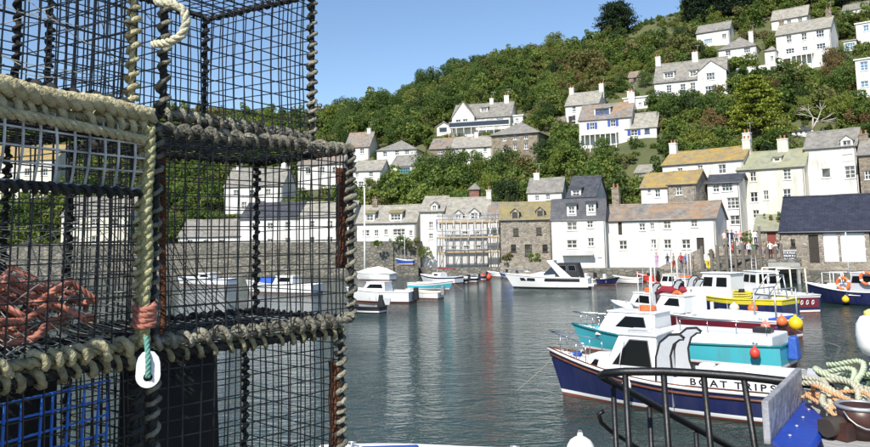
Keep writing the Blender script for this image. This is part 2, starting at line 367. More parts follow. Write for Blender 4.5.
def house(name, label, xl, xr, yb, ye, yr, Y=None, yaw=20, depth=7.0, roof='side', wall='white_wall', roofm='slate', side=None,
          wins=(), doors=(), chim=(), dorm=(), fgable=(), cat='house', rightwins=(), group=None, over=.22, chimm=None):
    """xl, xr: columns of the facade's ends; yb, ye, yr: rows of its foot, eaves and ridge at mid facade; yaw: right end nearer"""
    xm = (xl + xr) / 2
    base = at(xm, yb, Y) if Y else hill_hit(xm, yb)
    a = R(yaw); U = Vector((math.cos(a), -math.sin(a), 0)); B = Vector((math.sin(a), math.cos(a), 0)); Z = Vector((0, 0, 1))
    def on_plane(px, py, back=0.0):
        d = ray(px, py); o = Vector((0, 0, EYE)); c = base + B * back
        k = (c - o).dot(B) / d.dot(B); return o + d * k
    uL = (on_plane(xl, yb) - base).dot(U); uR = (on_plane(xr, yb) - base).dot(U); w = uR - uL
    org = base + U * uL
    he = on_plane(xm, ye).z - base.z; hr = on_plane(xm, yr, depth / 2 if roof in ('side', 'hip') else (depth * .3 if roof == 'mansard' else .1)).z - base.z
    hr = max(hr, he + .35)
    T = thing(name, label, cat, org, -a, group)
    FOOTPRINTS.append((org.copy(), U, B, w, depth, he))
    def loc(px, py):
        p = on_plane(px, py); return (p - org).dot(U), p.z - org.z
    X, Yv, Zv = Vector((1, 0, 0)), Vector((0, 1, 0)), Vector((0, 0, 1)); O0 = Vector((0, 0, 0)); sc = F / base.y
    DN = -5.0                              # foundations reach into the slope
    holes = []; wl_ = []
    for q in wins:
        u, v = loc(q[0], q[1]); ww, hh = q[2] / sc / max(.55, math.cos(a - math.atan2(base.x, base.y))), q[3] / sc
        ww = min(ww, w * .9); u = min(max(u, ww / 2 + .15), w - ww / 2 - .15); v = min(max(v, hh / 2 + .1), (he if roof != 'front' else hr) - hh / 2 - .08)
        r = [u - ww / 2, u + ww / 2, v - hh / 2, v + hh / 2]
        if any(r[0] < k[1] + .1 and r[1] > k[0] - .1 and r[2] < k[3] + .1 and r[3] > k[2] - .1 for k in holes): continue
        if r[3] > he - .05: continue
        holes.append(tuple(r)); wl_.append(q[4] if len(q) > 4 else 'sash')
    dh = []
    for q in doors:
        u, v = loc(q[0], q[1]); ww, hh = q[2] / sc, q[3] / sc; u = min(max(u, ww / 2 + .1), w - ww / 2 - .1)
        dh.append((u - ww / 2, u + ww / 2, max(0, v - hh / 2), v + hh / 2, q[4] if len(q) > 4 else 'dark_wood'))
    mb = MB(); sm = 1 if side else 0
    allh = holes + [d[:4] for d in dh]
    wall_panel(mb, O0, X, Zv, w, he, allh, Yv)
    mb.poly([(0, 0, DN), (w, 0, DN), (w, 0, 0), (0, 0, 0)])
    for x in (0, w):                       # gable ends
        pr = [(x, 0, DN), (x, depth, DN), (x, depth, he), (x, 0, he)]
        if roof == 'side': pr = [(x, 0, DN), (x, depth, DN), (x, depth, he), (x, depth / 2, hr - .06), (x, 0, he)]
        if roof == 'mansard': pr = [(x, 0, DN), (x, depth, DN), (x, depth, he), (x, depth * .7, hr - .06), (x, depth * .18, hr - .3), (x, 0, he)]
        mb.poly(pr if x else pr[::-1], sm)
    mb.poly([(w, depth, DN), (0, depth, DN), (0, depth, he), (w, depth, he)])
    if roof == 'front':
        mb.poly([(0, 0, he), (w, 0, he), (w / 2, 0, hr - .06)]); mb.poly([(w, depth, he), (0, depth, he), (w / 2, depth, hr - .06)])
    mb.build('wall', [wall, side or wall], T)
    for h_, st in zip(holes, wl_): add_window(T, O0, X, Zv, -Yv, *h_, st)
    for d in dh:
        m2 = MB(); bars(m2, O0, X, Zv, -Yv, d[0], d[1], d[2] + .003, d[3], -.2, -.14)
        bars(m2, O0, X, Zv, -Yv, d[0] + .1, d[1] - .1, d[2] + .15, d[2] + (d[3] - d[2]) * .45, -.14, -.12); bars(m2, O0, X, Zv, -Yv, d[0] + .1, d[1] - .1, d[2] + (d[3] - d[2]) * .52, d[3] - .15, -.14, -.12)
        m2.build('door', d[4], T)
    if rightwins:                          # windows on the right gable, stuck out as boxed frames
        Oo = Vector((w, 0, 0)); 
        for (fy, vz, ww, hh, st) in rightwins: add_window(T, Oo + X * .14, Yv, Zv, X, fy * depth - ww / 2, fy * depth + ww / 2, vz * he - hh / 2, vz * he + hh / 2, st)
    # ---- roof, as slabs with thickness
    rb = MB(); th = .14; e = over
    def slab(p):                           # a quad with thickness below it
        n = (Vector(p[1]) - Vector(p[0])).cross(Vector(p[2]) - Vector(p[1])).normalized()
        rb.hexa([Vector(q) - n * th for q in p], [Vector(q) for q in p])
    lift = .05
    if roof == 'side':
        s_ = (hr - he) / (depth / 2); f0 = (-e, he - e * s_ + lift)
        ns = 7; sg_ = random.uniform(.04, .14) * min(1, w / 9); rz_ = [hr + lift - sg_ * math.sin(math.pi * k / ns) + random.uniform(-.025, .025) for k in range(ns + 1)]; ez_ = [f0[1] - sg_ * .5 * math.sin(math.pi * k / ns) + random.uniform(-.015, .015) for k in range(ns + 1)]
        for k in range(ns):
            xa_, xb_ = -e + (w + 2 * e) * k / ns, -e + (w + 2 * e) * (k + 1) / ns
            slab([(xa_, f0[0], ez_[k]), (xb_, f0[0], ez_[k + 1]), (xb_, depth / 2, rz_[k + 1]), (xa_, depth / 2, rz_[k])])
            slab([(xb_, depth + e, ez_[k + 1]), (xa_, depth + e, ez_[k]), (xa_, depth / 2, rz_[k]), (xb_, depth / 2, rz_[k + 1])])
        rb.tube([(-e + (w + 2 * e) * k / ns, depth / 2, rz_[k]) for k in range(ns + 1)], .13, 5)
    elif roof == 'front':
        s_ = (hr - he) / (w / 2); z0 = he - e * s_ + lift
        slab([(-e, depth + e, z0), (-e, -e, z0), (w / 2, -e, hr + lift), (w / 2, depth + e, hr + lift)])
        slab([(w + e, -e, z0), (w + e, depth + e, z0), (w / 2, depth + e, hr + lift), (w / 2, -e, hr + lift)])
        rb.tube([(w / 2, -e, hr + lift), (w / 2, depth + e, hr + lift)], .13, 5)
    elif roof == 'hip':
        k = min(depth / 2, w / 2 - .2); z0 = he - .08
        A, Bq, C, D = (-e, -e, z0), (w + e, -e, z0), (w + e, depth + e, z0), (-e, depth + e, z0); E1, E2 = (k, depth / 2, hr), (w - k, depth / 2, hr)
        for p in ([A, Bq, E2, E1], [C, D, E1, E2], [Bq, C, E2], [D, A, E1]): rb.poly(p)
        rb.poly([(q[0], q[1], q[2] - .1) for q in (D, C, Bq, A)])
        for p, q in ((A, Bq), (Bq, C), (C, D), (D, A)): rb.poly([(p[0], p[1], p[2] - .1), (q[0], q[1], q[2] - .1), q, p])
        rb.tube([E1, E2], .12, 5)
    elif roof == 'mansard':
        slab([(-e, -e, he - .05), (w + e, -e, he - .05), (w + e, depth * .18, hr - .25), (-e, depth * .18, hr - .25)])
        slab([(-e, depth * .18 - .02, hr - .24), (w + e, depth * .18 - .02, hr - .24), (w + e, depth * .7, hr), (-e, depth * .7, hr)])
        slab([(w + e, depth + e, he), (-e, depth + e, he), (-e, depth * .7, hr), (w + e, depth * .7, hr)])
    else:                                  # flat
        rb.box(-e, w + e, -e, depth + e, he, he + .22)
    RF = rb.build('roof', roofm, T)
    for q in chim:                         # (fraction along ridge, width m, height m)
        cb = MB(); x = q[0] * w; cw = q[1] / 2; zt = hr + q[2]; yd = depth / 2 if roof != 'mansard' else depth * .6
        cb.box(x - cw, x + cw, yd - .35, yd + .35, hr - 1.6, zt); cb.box(x - cw - .06, x + cw + .06, yd - .41, yd + .41, zt - .12, zt + .03)
        for j in range(2 if cw > .4 else 1):
            cb.lathe([(.13, 0), (.11, .1), (.11, .38), (.135, .42), (.135, .47), (.09, .47), (.09, .4)], 8, 1, (x + (j - .5) * .5 * (cw > .4), yd, zt + .03))
        if random.random() < .6:
            cb.tube([(x + cw, yd, zt - .3), (x + cw, yd, zt + 1.5)], .025, 5, 2); cb.tube([(x + cw - .5, yd, zt + 1.4), (x + cw + .5, yd, zt + 1.4)], .02, 4, 2)
            for j in range(5): cb.tube([(x + cw - .4 + j * .2, yd - .25, zt + 1.4), (x + cw - .4 + j * .2, yd + .25, zt + 1.4)], .015, 4, 2)
        cb.build('chimney', [chimm or wall, 'terracotta', 'galvanised'], RF)
    for q in dorm:                         # px, py (centre of window), width px, height px, roof material, style
        u, v = loc(q[0], q[1]); s_ = (hr - he) / (depth / 2 if roof != 'mansard' else depth * .18); ww = q[2] / sc; hh = q[3] / sc
        yy = .12 if roof == 'mansard' else -.04 if v - hh / 2 < he else max(.25, min((v - hh / 2 - he) / s_ if s_ > .05 else .3, depth / 2 - 1.0)); zz = v
        D = bpy.data.objects.new('dormer', None); COL.objects.link(D); D.parent = T
        db = MB(); o = Vector((u - ww / 2 - .2, yy, zz - hh / 2 - .2)); W_ = ww + .4; H_ = hh + .35; back = 2.4
        wall_panel(db, o, X, Zv, W_, H_, [(.2, .2 + ww, .2, .2 + hh)], Yv)
        for x in (0, W_): 
            pr = [o + X * x - Zv * .8, o + X * x + Yv * back - Zv * .8, o + X * x + Yv * back + Zv * H_, o + X * x + Zv * H_]; db.poly(pr if x else pr[::-1])
        db.poly([o - Zv * .8, o + X * W_ - Zv * .8, o + X * W_, o])
        kind = q[6] if len(q) > 6 else 'shed'
        rm = 1
        if kind == 'gable':
            ap = o + X * (W_ / 2) + Zv * (H_ + W_ * .42); db.poly([o + Zv * H_, o + X * W_ + Zv * H_, ap])
            for sgn in (0, 1):
                ed = o + X * (W_ * sgn + (.15 if sgn else -.15)) + Zv * (H_ - .1)
                pts = [ed - Yv * .15, ap - Yv * .15 + Zv * .04, ap + Yv * back + Zv * .04, ed + Yv * back]
                db.hexa([p - Zv * .08 for p in pts], pts, rm)
        else:
            pts = [o + X * -.15 - Yv * .18 + Zv * (H_ + .003), o + X * (W_ + .15) - Yv * .18 + Zv * (H_ + .003), o + X * (W_ + .15) + Yv * back + Zv * (H_ + .5), o - X * .15 + Yv * back + Zv * (H_ + .5)]
            db.hexa(pts, [p + Zv * .12 for p in pts], rm)
        db.build('dormer_wall', [wall if len(q) < 8 else q[7], q[4]], D)
        add_window(D, o, X, Zv, -Yv, .2, .2 + ww, .2, .2 + hh, q[5], sub=True)
    for q in fgable:                       # xl, xr, y apex, y eaves, windows, proud
        u0 = loc(q[0], ye)[0]; u1 = loc(q[1], ye)[0]; za = loc((q[0] + q[1]) / 2, q[2])[1]; ze = loc((q[0] + q[1]) / 2, q[3])[1]; pr_ = .7
        G = bpy.data.objects.new('gabled_bay', None); COL.objects.link(G); G.parent = T
        gb = MB(); o = Vector((u0, -pr_, 0)); W_ = u1 - u0
        hs = []
        for (a_, b_, c_, d_) in q[4]:
            u, v = loc(a_, b_); c2 = c_ / sc; d2 = d_ / sc; hs.append((u - u0 - c2 / 2, u - u0 + c2 / 2, v - d2 / 2, v + d2 / 2))
        wall_panel(gb, o, X, Zv, W_, ze, [h_ for h_ in hs if h_[3] < ze], Yv)
        gb.poly([o + Zv * ze, o + X * W_ + Zv * ze, o + X * (W_ / 2) + Zv * za]); gb.poly([o + Zv * DN, o + X * W_ + Zv * DN, o + X * W_, o])
        for x in (0, W_):
            pr = [o + X * x + Zv * DN, o + X * x + Yv * (pr_ + .01) + Zv * DN, o + X * x + Yv * (pr_ + .01) + Zv * ze, o + X * x + Zv * ze]; gb.poly(pr if x else pr[::-1])
        gb.build('bay_wall', wall, G)
        r2 = MB(); bk = depth / 2 + pr_; s_ = (za - ze) / (W_ / 2)
        for sgn in (-1, 1):
            ed = o + X * (W_ / 2 + sgn * (W_ / 2 + .25)) + Zv * (ze - .25 * s_ + .06); ap = o + X * (W_ / 2) + Zv * (za + .06)
            pts = [ed - Yv * .2, ap - Yv * .2, ap + Yv * bk, ed + Yv * bk]
            if sgn > 0: pts = pts[::-1]
            r2.hexa([p - Zv * .12 for p in pts], pts)
        r2.build('bay_roof', roofm, G)
        for h_ in hs:
            if h_[3] < ze: add_window(G, o, X, Zv, -Yv, *h_, 'sash', sub=True)
    if roof in ('side', 'mansard', 'hip') and he > 2.6:
        gt = MB(); gt.tube([(-e, -e - .03, he - .1), (w + e, -e - .03, he - .12)], .055, 6); gt.build('gutter', 'grey_trim', T)
        dp = MB(); xx = w - .12; dp.tube([(xx, -e - .03, he - .13), (xx, -.07, he - .35), (xx, -.07, -.5)], .045, 6); dp.build('drainpipe', 'grey_trim', T)
    T['_w'] = w; T['_he'] = he
    return T

def verandah(T, x0, x1, z, d, m='slate', posts=5, pm='white_paint'):
    """lean-to roof on posts in front of a house"""
    mb = MB(); pts = [(x0, -d, z - .35), (x1, -d, z - .35), (x1, -.01, z), (x0, -.01, z)]; mb.hexa([Vector(p) - Vector((0, 0, .08)) for p in pts], pts)
    V = mb.build('verandah_roof', m, T)
    for k in range(posts):
        p = MB(); x = x0 + .1 + (x1 - x0 - .2) * k / (posts - 1); p.box(x - .06, x + .06, -d + .05, -d + .17, -2.0, z - .42); p.build('post', pm, T)

W4 = lambda *rows: [q for r in rows for q in r]
# ---- along the water
house('stone_warehouse', 'rubble stone warehouse with mossy yellow roof right of the scaffolding', 501.5, 552.5, 264, 219, 202.5, 96, 9, 7, wall='stone_wall', roofm='moss_slate',
      wins=[(516, 232, 5, 7, 'dark'), (539, 231, 5, 7, 'dark'), (513.5, 248, 5, 7, 'dark'), (528.5, 250, 7, 11, 'dark'), (545, 248, 5, 7, 'dark')],
      dorm=[(515, 216, 5, 7, 'moss_slate', 'dark', 'gable'), (540, 214.5, 5, 7, 'moss_slate', 'dark', 'gable')], cat='warehouse')
house('scaffolded_house', 'grey white house wrapped in scaffolding on the waterfront', 444, 489, 270, 221, 198, 101, 10, 8, wall='grey_render', roofm='pale_slate',
      wins=[(453, 234, 5, 5), (465, 234, 5, 5), (477, 234, 5, 5), (454, 249, 5, 5), (466, 248, 5, 5), (478, 248, 5, 5)],
      dorm=[(458, 217.5, 6, 6, 'slate', 'sash', 'gable'), (474, 216, 7, 6, 'slate', 'sash', 'gable')], chim=[(.97, .7, 1.0)])
house('narrow_white_house', 'narrow white house squeezed between scaffolding and stone warehouse', 489, 501, 268, 220, 203, 99.5, 10, 8, roofm='orange_patch_slate', wins=[(495, 233, 4, 6)])
house('tall_white_house', 'tall plain white house left of the scaffolding', 421, 444, 270, 211, 197, 103, 12, 8, roofm='pale_slate',
      wins=[(431, 225, 4, 6), (431, 236, 4, 5), (440, 226, 3, 5), (440, 250, 5, 7)], dorm=[(434, 208, 4, 5, 'slate', 'sash', 'gable')])
house('terrace_house', 'long white terrace with yellow topped dormers on the harbour wall', 357, 416, 241.5, 222.5, 205.5, 106, 9, 7, roofm='pale_slate',
      wins=[(366, 233, 7, 6), (376.5, 233, 4, 6), (399, 232, 12, 6), (386, 232, 3, 5), (411, 233, 3, 5)], dorm=[(369, 217.5, 7, 6, 'moss_slate', 'sash'), (395, 217, 10, 6, 'moss_slate', 'sash')], chim=[(.22, .7, .9)], chimm='brown_stone')
T = house('mansard_house', 'white house with steep near black mansard roof facing the speedboat', 553, 607, 270, 219, 197, 90.5, 16, 7, roof='mansard', roofm='dark_slate', over=.12,
      wins=[(572, 226, 10, 8), (590, 224, 6, 7), (572, 244, 10, 8), (591, 242, 6, 8)], doors=[(600, 263, 4, 11, 'white_paint')],
      dorm=[(571.5, 210, 6, 7, 'dark_slate', 'sash'), (591, 208, 6, 7, 'dark_slate', 'sash')])
lb = MB(); lb.box(1.2, 4.9, -1.0, -.005, 1.75, 1.9); lb.box(1.2, 4.9, -1.0, -.94, 1.9, 2.35); lb.build('balcony', 'grey_render', T)
house('harbour_cottage', 'long low white harbour cottage with orange stained slate roof', 604, 718, 271, 219, 203.5, 88, 31, 7, roofm='orange_patch_slate',
      wins=[(642, 227, 6, 7), (652, 226, 4, 6), (623, 245, 8, 9), (653.5, 244, 5, 9), (667, 223, 7, 9), (667.5, 244, 7, 9), (686, 244, 8, 9), (694, 222.5, 6, 8)],
      doors=[(700.5, 246, 7, 16), (620, 228, 4, 14)], chim=[(.06, .9, 2.2)], chimm='brown_stone')
house('boat_shed', 'stone and whitewash boat shed with huge navy slate roof on the right quay', 783, 892, 266.5, 230.5, 195.5, 74, 34, 8, wall='stone_wall', roofm='navy_slate', cat='shed',
      wins=[(793, 243, 4, 8, 'dark')], doors=[(814, 249, 9, 28), (831, 247, 13, 29, 'white_paint'), (853, 247, 21, 29, 'white_paint'), (876, 247, 10, 29, 'dark_wood')])
house('low_store', 'low grey roofed store with a red door beside the boat shed', 757, 790, 259, 230, 215, 82, 30, 6, wall='stone_wall', roofm='green_slate', doors=[(772, 243, 8, 22, 'red_door'), (783, 243, 5, 20, 'dark_wood')], cat='shed')
# ---- second row
house('slate_cottage', 'white cottage with grey slate roof behind the stone warehouse', 528, 562, 205, 192, 178.5, 106, 16, 7, wins=[(548, 197, 4, 5), (537, 198, 4, 5)], chim=[(.18, .8, .8)])
house('gabled_white_house', 'white gabled house with dark slate roof above the mansard house', 568, 596, 212, 196.5, 177, 101, 24, 8, roofm='dark_slate', wins=[], dorm=[(575.5, 193, 7, 5, 'dark_slate', 'sash')])
house('white_fronted_cottage', 'short white front under the left half of a yellow mossy roof', 642, 670, 212, 187, 173.5, 98.5, 34, 6, roofm='lichen_slate', wins=[(649, 190.5, 3, 5), (657.5, 193, 5, 8)])
house('stone_cottage', 'stone cottage with yellow lichen roof and white trimmed window above the long cottage', 669.5, 697, 214, 183.5, 171.5, 95.5, 36, 6, wall='stone_wall', roofm='lichen_slate', wins=[(679, 191, 6, 8)], rightwins=[(.5, .55, .8, 1.3, 'dark')])
house('lichen_roof_house', 'white house with long golden lichen roof and a chimney at each end', 664, 745, 198, 162, 150, 103, 40, 7, roofm='lichen_slate', wins=[(680, 171, 5, 6), (700, 168, 5, 5), (722, 169, 7, 9)], chim=[(.03, 1.0, 1.4), (.97, 1.0, 1.8)])
T = house('bay_fronted_house', 'narrow white house with black topped bay of windows beside cream house', 710, 742, 232, 182, 175, 96, 32, 6, roofm='dark_slate', wins=[(716, 188, 6, 8), (727, 187, 10, 8), (733, 203, 11, 11), (735, 220, 9, 9)], over=.35)
house('cream_house', 'tall cream house with green grey slate roof and two white chimneys', 741, 808, 226, 167.5, 151, 97, 37, 7, wall='cream_wall', roofm='green_slate',
      wins=[(753, 176.5, 6, 10), (787, 174, 7, 11), (754, 197, 7, 10), (766, 195, 5, 9), (787, 194, 7, 10), (756, 214, 6, 8), (788, 213, 6, 8)], chim=[(.06, 1.0, 1.9), (.63, 1.3, 1.5)], dorm=[(774.5, 159, 5, 3, 'green_slate', 'plain')])
house('dormer_house', 'white house with grey roof and tall gabled dormer window at right', 810, 862, 226, 146.5, 130.5, 95, 38, 7, roofm='slate', side='stone_wall', wins=[(826, 173, 8, 9, 'plain'), (850, 172, 9, 12), (822, 200, 6, 9), (848, 200, 6, 9)], dorm=[(847, 147, 7.5, 13, 'slate', 'sash', 'gable')])
house('edge_stone_house', 'brown stone house cut by the right edge of the picture above the shed', 864, 905, 226, 153, 138, 90, 38, 7, wall='brown_stone', roofm='slate', wins=[(868, 175, 6, 9)], chim=[(.06, 1.0, .7)])
house('small_stone_shed', 'small stone and white shed in the bushes left of the golden roof', 635, 652, 178, 172, 165.5, None, 32, 5, wall='stone_wall', roofm='pale_slate', wins=[(640, 175, 3, 3)], cat='shed')
house('brick_hut', 'red brick stack with pointed slate hood above the scaffolded house', 469.5, 479, 197, 188.5, 184, 111, 12, 2.0, roof='hip', wall='brick_wall', roofm='slate', cat='chimney stack')
# ---- up the hill, right
house('gabled_villa', 'large white villa with grey roof and a front gable at its right end', 655, 727, 97, 79.5, 61, None, 27, 8, roofm='slate', wins=[(669, 89, 5, 8), (683, 88, 5, 8), (693, 87, 5, 9)],
      dorm=[(668, 74.5, 9, 5, 'slate', 'sash'), (692.5, 73, 6, 5, 'slate', 'sash')], chim=[(.02, 1.0, 1.6), (.56, 1.1, 1.6)], fgable=[(698, 727, 61, 71.5, [(711, 77, 8, 7), (711.5, 90, 11, 7)])])
house('upper_white_house', 'small white house with a lean roof below the skyline trees', 697, 730, 46, 31, 24, None, 34, 5, roofm='slate', wins=[(708, 41, 8, 4, 'bluebright'), (724, 36, 4, 4)])
house('hipped_bungalow', 'white bungalow with hipped grey roof right of the gabled villa', 719, 757, 61, 47.5, 38, None, 33, 8, roof='hip', roofm='slate', wins=[(728, 53, 5, 5), (747, 50, 6, 5)], chim=[(.8, .9, .9)])
T = house('big_white_house', 'big square white house with six windows and a glazed porch high on the right', 778, 833, 69, 31, 21, None, 37, 9, roofm='pale_slate', wins=[(789, 39, 5, 7), (804, 36.5, 5, 7), (820, 33.5, 7, 7), (790, 51, 8, 5), (805, 48.5, 5, 4), (821, 46, 8, 5)],
      doors=[(787, 63, 7, 9, 'dark_wood'), (826, 58, 7, 8, 'dark_wood')], chim=[(.03, .8, .8), (.93, 1.0, 1.5)], chimm='brown_stone')
verandah(T, T['_w'] * .28, T['_w'] * .68, 2.9, 1.6, 'white_paint', 5)
house('rear_white_house', 'long white house peeping over the big white house', 772, 808, 31, 18, 8.5, None, 36, 6, roofm='pale_slate', wins=[(789, 22, 4, 4), (800, 20, 4, 4)])
house('top_corner_house', 'white bungalow under dark trees at the top right', 843, 868, 16, 9, 4, None, 36, 6, wins=[(848, 12, 4, 3)])
house('edge_white_house', 'white block with a blue window at the upper right edge', 857, 885, 44, 22, 17, None, 38, 6, roof='flat', roofm='white_paint', wins=[(866, 28, 5, 6, 'bluebright')])
house('garden_room', 'small white garden room with blue glazing below the top right houses', 844, 857, 52, 41, 38, None, 36, 4, roof='flat', roofm='pale_slate', wins=[(850, 46, 9, 6, 'bluebright')], cat='garden room')
house('blue_window_block', 'tall white block with big blue windows at the right edge', 858, 890, 100, 58, 55, None, 39, 6, roof='flat', roofm='white_paint', wins=[(864, 66, 7, 9, 'bluebright'), (864.5, 84, 7, 6, 'bluebright')])
house('white_tower', 'narrow white tower annex beside the big white house', 766, 777, 73, 50, 47, None, 36, 4, roof='hip', roofm='pale_slate', wins=[(772, 58, 3, 4)], cat='annex')
house('summer_house', 'tiny dark roofed summer house with white framed windows above the dormer house', 792, 811, 137, 130, 126, None, 37, 3, roof='hip', roofm='dark_slate', wins=[(796, 132.5, 2.5, 4), (801, 132, 2.5, 4), (806, 131.5, 2.5, 4)], cat='summer house')
# ---- up the hill, middle
house('square_stone_house', 'square brown stone house with hipped slate roof among bushes', 492, 539, 163, 133.5, 123, None, 24, 9, roof='hip', wall='brown_stone', roofm='slate', wins=[(504.5, 138, 3.5, 6), (515, 136.5, 3.5, 6), (526, 135.5, 3.5, 6), (504.5, 148.5, 3.5, 6), (515, 147, 3.5, 6), (526, 146, 3.5, 6)], over=.4)
house('twin_chimney_house', 'white house with a chimney at both ends above the blue shuttered house', 566, 599, 124, 104.5, 92.5, None, 26, 8, roofm='pale_slate', wins=[(574, 109, 3.5, 6), (586, 107, 3.5, 6), (574, 118, 3.5, 6)], doors=[(572, 120, 7, 8)], chim=[(.05, .9, 1.1), (.98, .9, 1.3)])
T = house('blue_shutter_house', 'white house with blue shutters, blue dormer and white verandah', 580, 632, 147, 118.5, 104, None, 24, 8, roofm='orange_patch_slate', wins=[(592, 126, 5, 7, 'shut'), (613, 123, 5, 7, 'shut')], doors=[(628, 134, 4, 8, 'blue_paint')], dorm=[(601, 111, 14, 6, 'pale_slate', 'blue')], chim=[(.97, 1.1, 1.6)])
verandah(T, .3, T['_w'] * .75, 2.5, 1.8, 'white_paint', 8)
house('blue_trim_annex', 'low white annex with blue trimmed windows right of the blue shuttered house', 626, 657, 139, 127.5, 113.5, None, 24, 7, roofm='pale_slate', wins=[(634, 132.5, 7, 6, 'shut'), (647, 129.5, 5, 6, 'blue')])
house('white_outhouse', 'white outhouse with stub chimney below the gabled villa', 624, 648, 110, 98, 93, None, 26, 5, roof='flat', roofm='white_paint', wins=[(640, 104, 3, 3)], chim=[(.2, 1.2, .9)], cat='outhouse')
house('brown_hut', 'brown roofed hut half hidden in trees left of the gabled villa', 629, 641, 83, 77, 72, None, 24, 4, wall='brown_stone', roofm='orange_patch_slate', wins=[(635, 80, 3, 3, 'dark')], cat='hut')
T = house('balcony_villa', 'large white villa with front gable and dark glazed balcony, upper left hill', 452, 511, 134, 117.5, 104, None, 16, 9, roofm='slate', wins=[(480, 123, 7, 5, 'plain'), (490, 122, 7, 5, 'plain'), (500, 121, 7, 5, 'plain')], dorm=[(482, 108.5, 6, 3.5, 'slate', 'sash')], chim=[(.62, .8, 1.0), (.88, 1.0, 1.4)],
      fgable=[(453, 475, 102, 117, [(459, 122.5, 5, 5), (466, 122, 5, 5)])])
bb = MB(); w = T['_w']; bb.box(-.1, w, -2.1, -.72, 1.2, 1.35); bb.build('balcony_floor', 'white_paint', T)
bb = MB(); bb.box(-.1, w, -2.1, -2.02, 2.3, 2.38); bb.build('handrail', 'white_paint', T)
bb = MB(); bb.box(-.1, w, -2.08, -2.04, 1.36, 2.29); bb.build('balcony_glass', 'glass', T)
for k in range(9):
    b2 = MB(); x = (w + .1) * k / 8 - .1; b2.box(x - .05, x + .05, -2.03, -1.95, -2, 2.29); b2.build('post', 'white_paint', T)
house('sun_room', 'small white gabled sun room at the left end of the balcony villa', 437, 451, 135, 126, 122, None, 16, 4, roof='front', wins=[(443, 130, 8, 5, 'plain')], cat='sun room')
house('villa_annex', 'plain white annex at the right end of the balcony villa', 512, 523, 125, 116, 113, None, 18, 5, roof='flat', roofm='white_paint', wins=[(517, 120, 3, 3)], cat='annex')
house('stone_end_house', 'stone house with orange slates at the left of a white row on the hill', 430, 451, 163, 148.5, 139, None, 15, 7, wall='brown_stone', roofm='orange_patch_slate', wins=[(440, 151, 4, 5), (440, 159, 4, 5)], chim=[(.95, .7, .8)])
house('white_row_house', 'white house with turquoise door right of the orange slated stone house', 451.5, 492, 164, 147, 137, None, 15, 7, roofm='pale_slate', wins=[(457, 150.5, 3, 5), (464, 149.5, 3, 5), (485, 146, 3, 5), (480, 156, 4, 5)], doors=[(463, 159, 5, 7, 'turquoise_paint')], chim=[(.55, .7, .8)])
# ---- up the hill, left
house('hipped_white_house', 'white house with wide hipped roof on the left of the hill', 377, 417, 164, 149.5, 141, None, 12, 8, roof='hip', roofm='slate', wins=[(385, 154, 4, 5), (397, 152.5, 4, 5), (407, 151.5, 4, 5)])
house('turquoise_bay_house', 'white gabled house with a turquoise bay window, left of the hill', 391, 416, 177, 165.5, 156, None, 18, 7, roofm='slate', wins=[(404, 171.5, 12, 8, 'turq')])
house('brown_roof_house', 'white house with a brown weathered roof just right of the pots', 345, 369, 162, 147, 133, None, 14, 7, roofm='orange_patch_slate', wins=[(353, 152, 4, 5), (362, 151, 4, 5)], chim=[(.8, .8, .8)])
house('lower_white_house', 'white house with grey roof below the brown roofed house by the pots', 353, 381, 189, 170.5, 161, None, 12, 7, roofm='pale_slate', wins=[(357, 175, 3, 4), (371, 174, 4, 5), (374, 184, 5, 5), (361, 184, 5, 5)])
# ---- seen through the pots
house('mesh_view_house', 'broad white house seen through the right hand pots', 224, 282, 214, 186, 168, None, 8, 8, roofm='slate', wins=[(236, 193, 5, 6), (252, 193, 5, 6), (268, 192, 5, 6), (244, 205, 5, 6), (262, 204, 5, 6)], chim=[(.1, .8, 1.0), (.9, .8, 1.0)])
house('mesh_view_villa', 'white house with orange roof seen through the pots near their right edge', 298, 343, 190, 164, 150, None, 10, 8, roofm='orange_patch_slate', wins=[(308, 171, 5, 6), (322, 170, 5, 6), (335, 170, 5, 6)])
house('mesh_view_cottage', 'pale blue grey roofed white cottage on the quay seen through the pots', 178, 240, 262, 236, 220, 113, 4, 7, roofm='slate', wins=[(190, 243, 5, 6), (206, 243, 5, 6), (222, 243, 5, 6), (232, 254, 5, 6)])
house('mesh_view_terrace', 'white three storey terrace on the quay seen through the pots', 240, 300, 264, 218, 203, 112, 6, 8, roofm='dark_slate', wins=[(252, 226, 5, 6), (270, 226, 5, 6), (288, 225, 5, 6), (252, 242, 5, 6), (270, 242, 5, 6), (288, 241, 5, 6)])
house('mesh_view_corner', 'white corner house on the quay seen through the right edge of the pots', 300, 352, 262, 216, 202, 110, 8, 8, roofm='pale_slate', wins=[(312, 224, 5, 6), (330, 224, 5, 6), (312, 240, 5, 6), (330, 240, 5, 6)])
house('left_mesh_house', 'cream house seen through the white mesh at far left', 60, 128, 262, 215, 196, 116, 2, 8, wall='cream_wall', roofm='slate', wins=[(75, 222, 6, 7), (95, 222, 6, 7), (115, 222, 6, 7), (75, 240, 6, 7), (95, 240, 6, 7)])
house('left_edge_house', 'yellow walled house seen through the pot at the left edge', -20, 54, 200, 160, 146, None, 2, 8, wall='cream_wall', roofm='lichen_slate', wins=[(8, 172, 6, 7), (28, 172, 6, 7), (44, 172, 6, 7)])
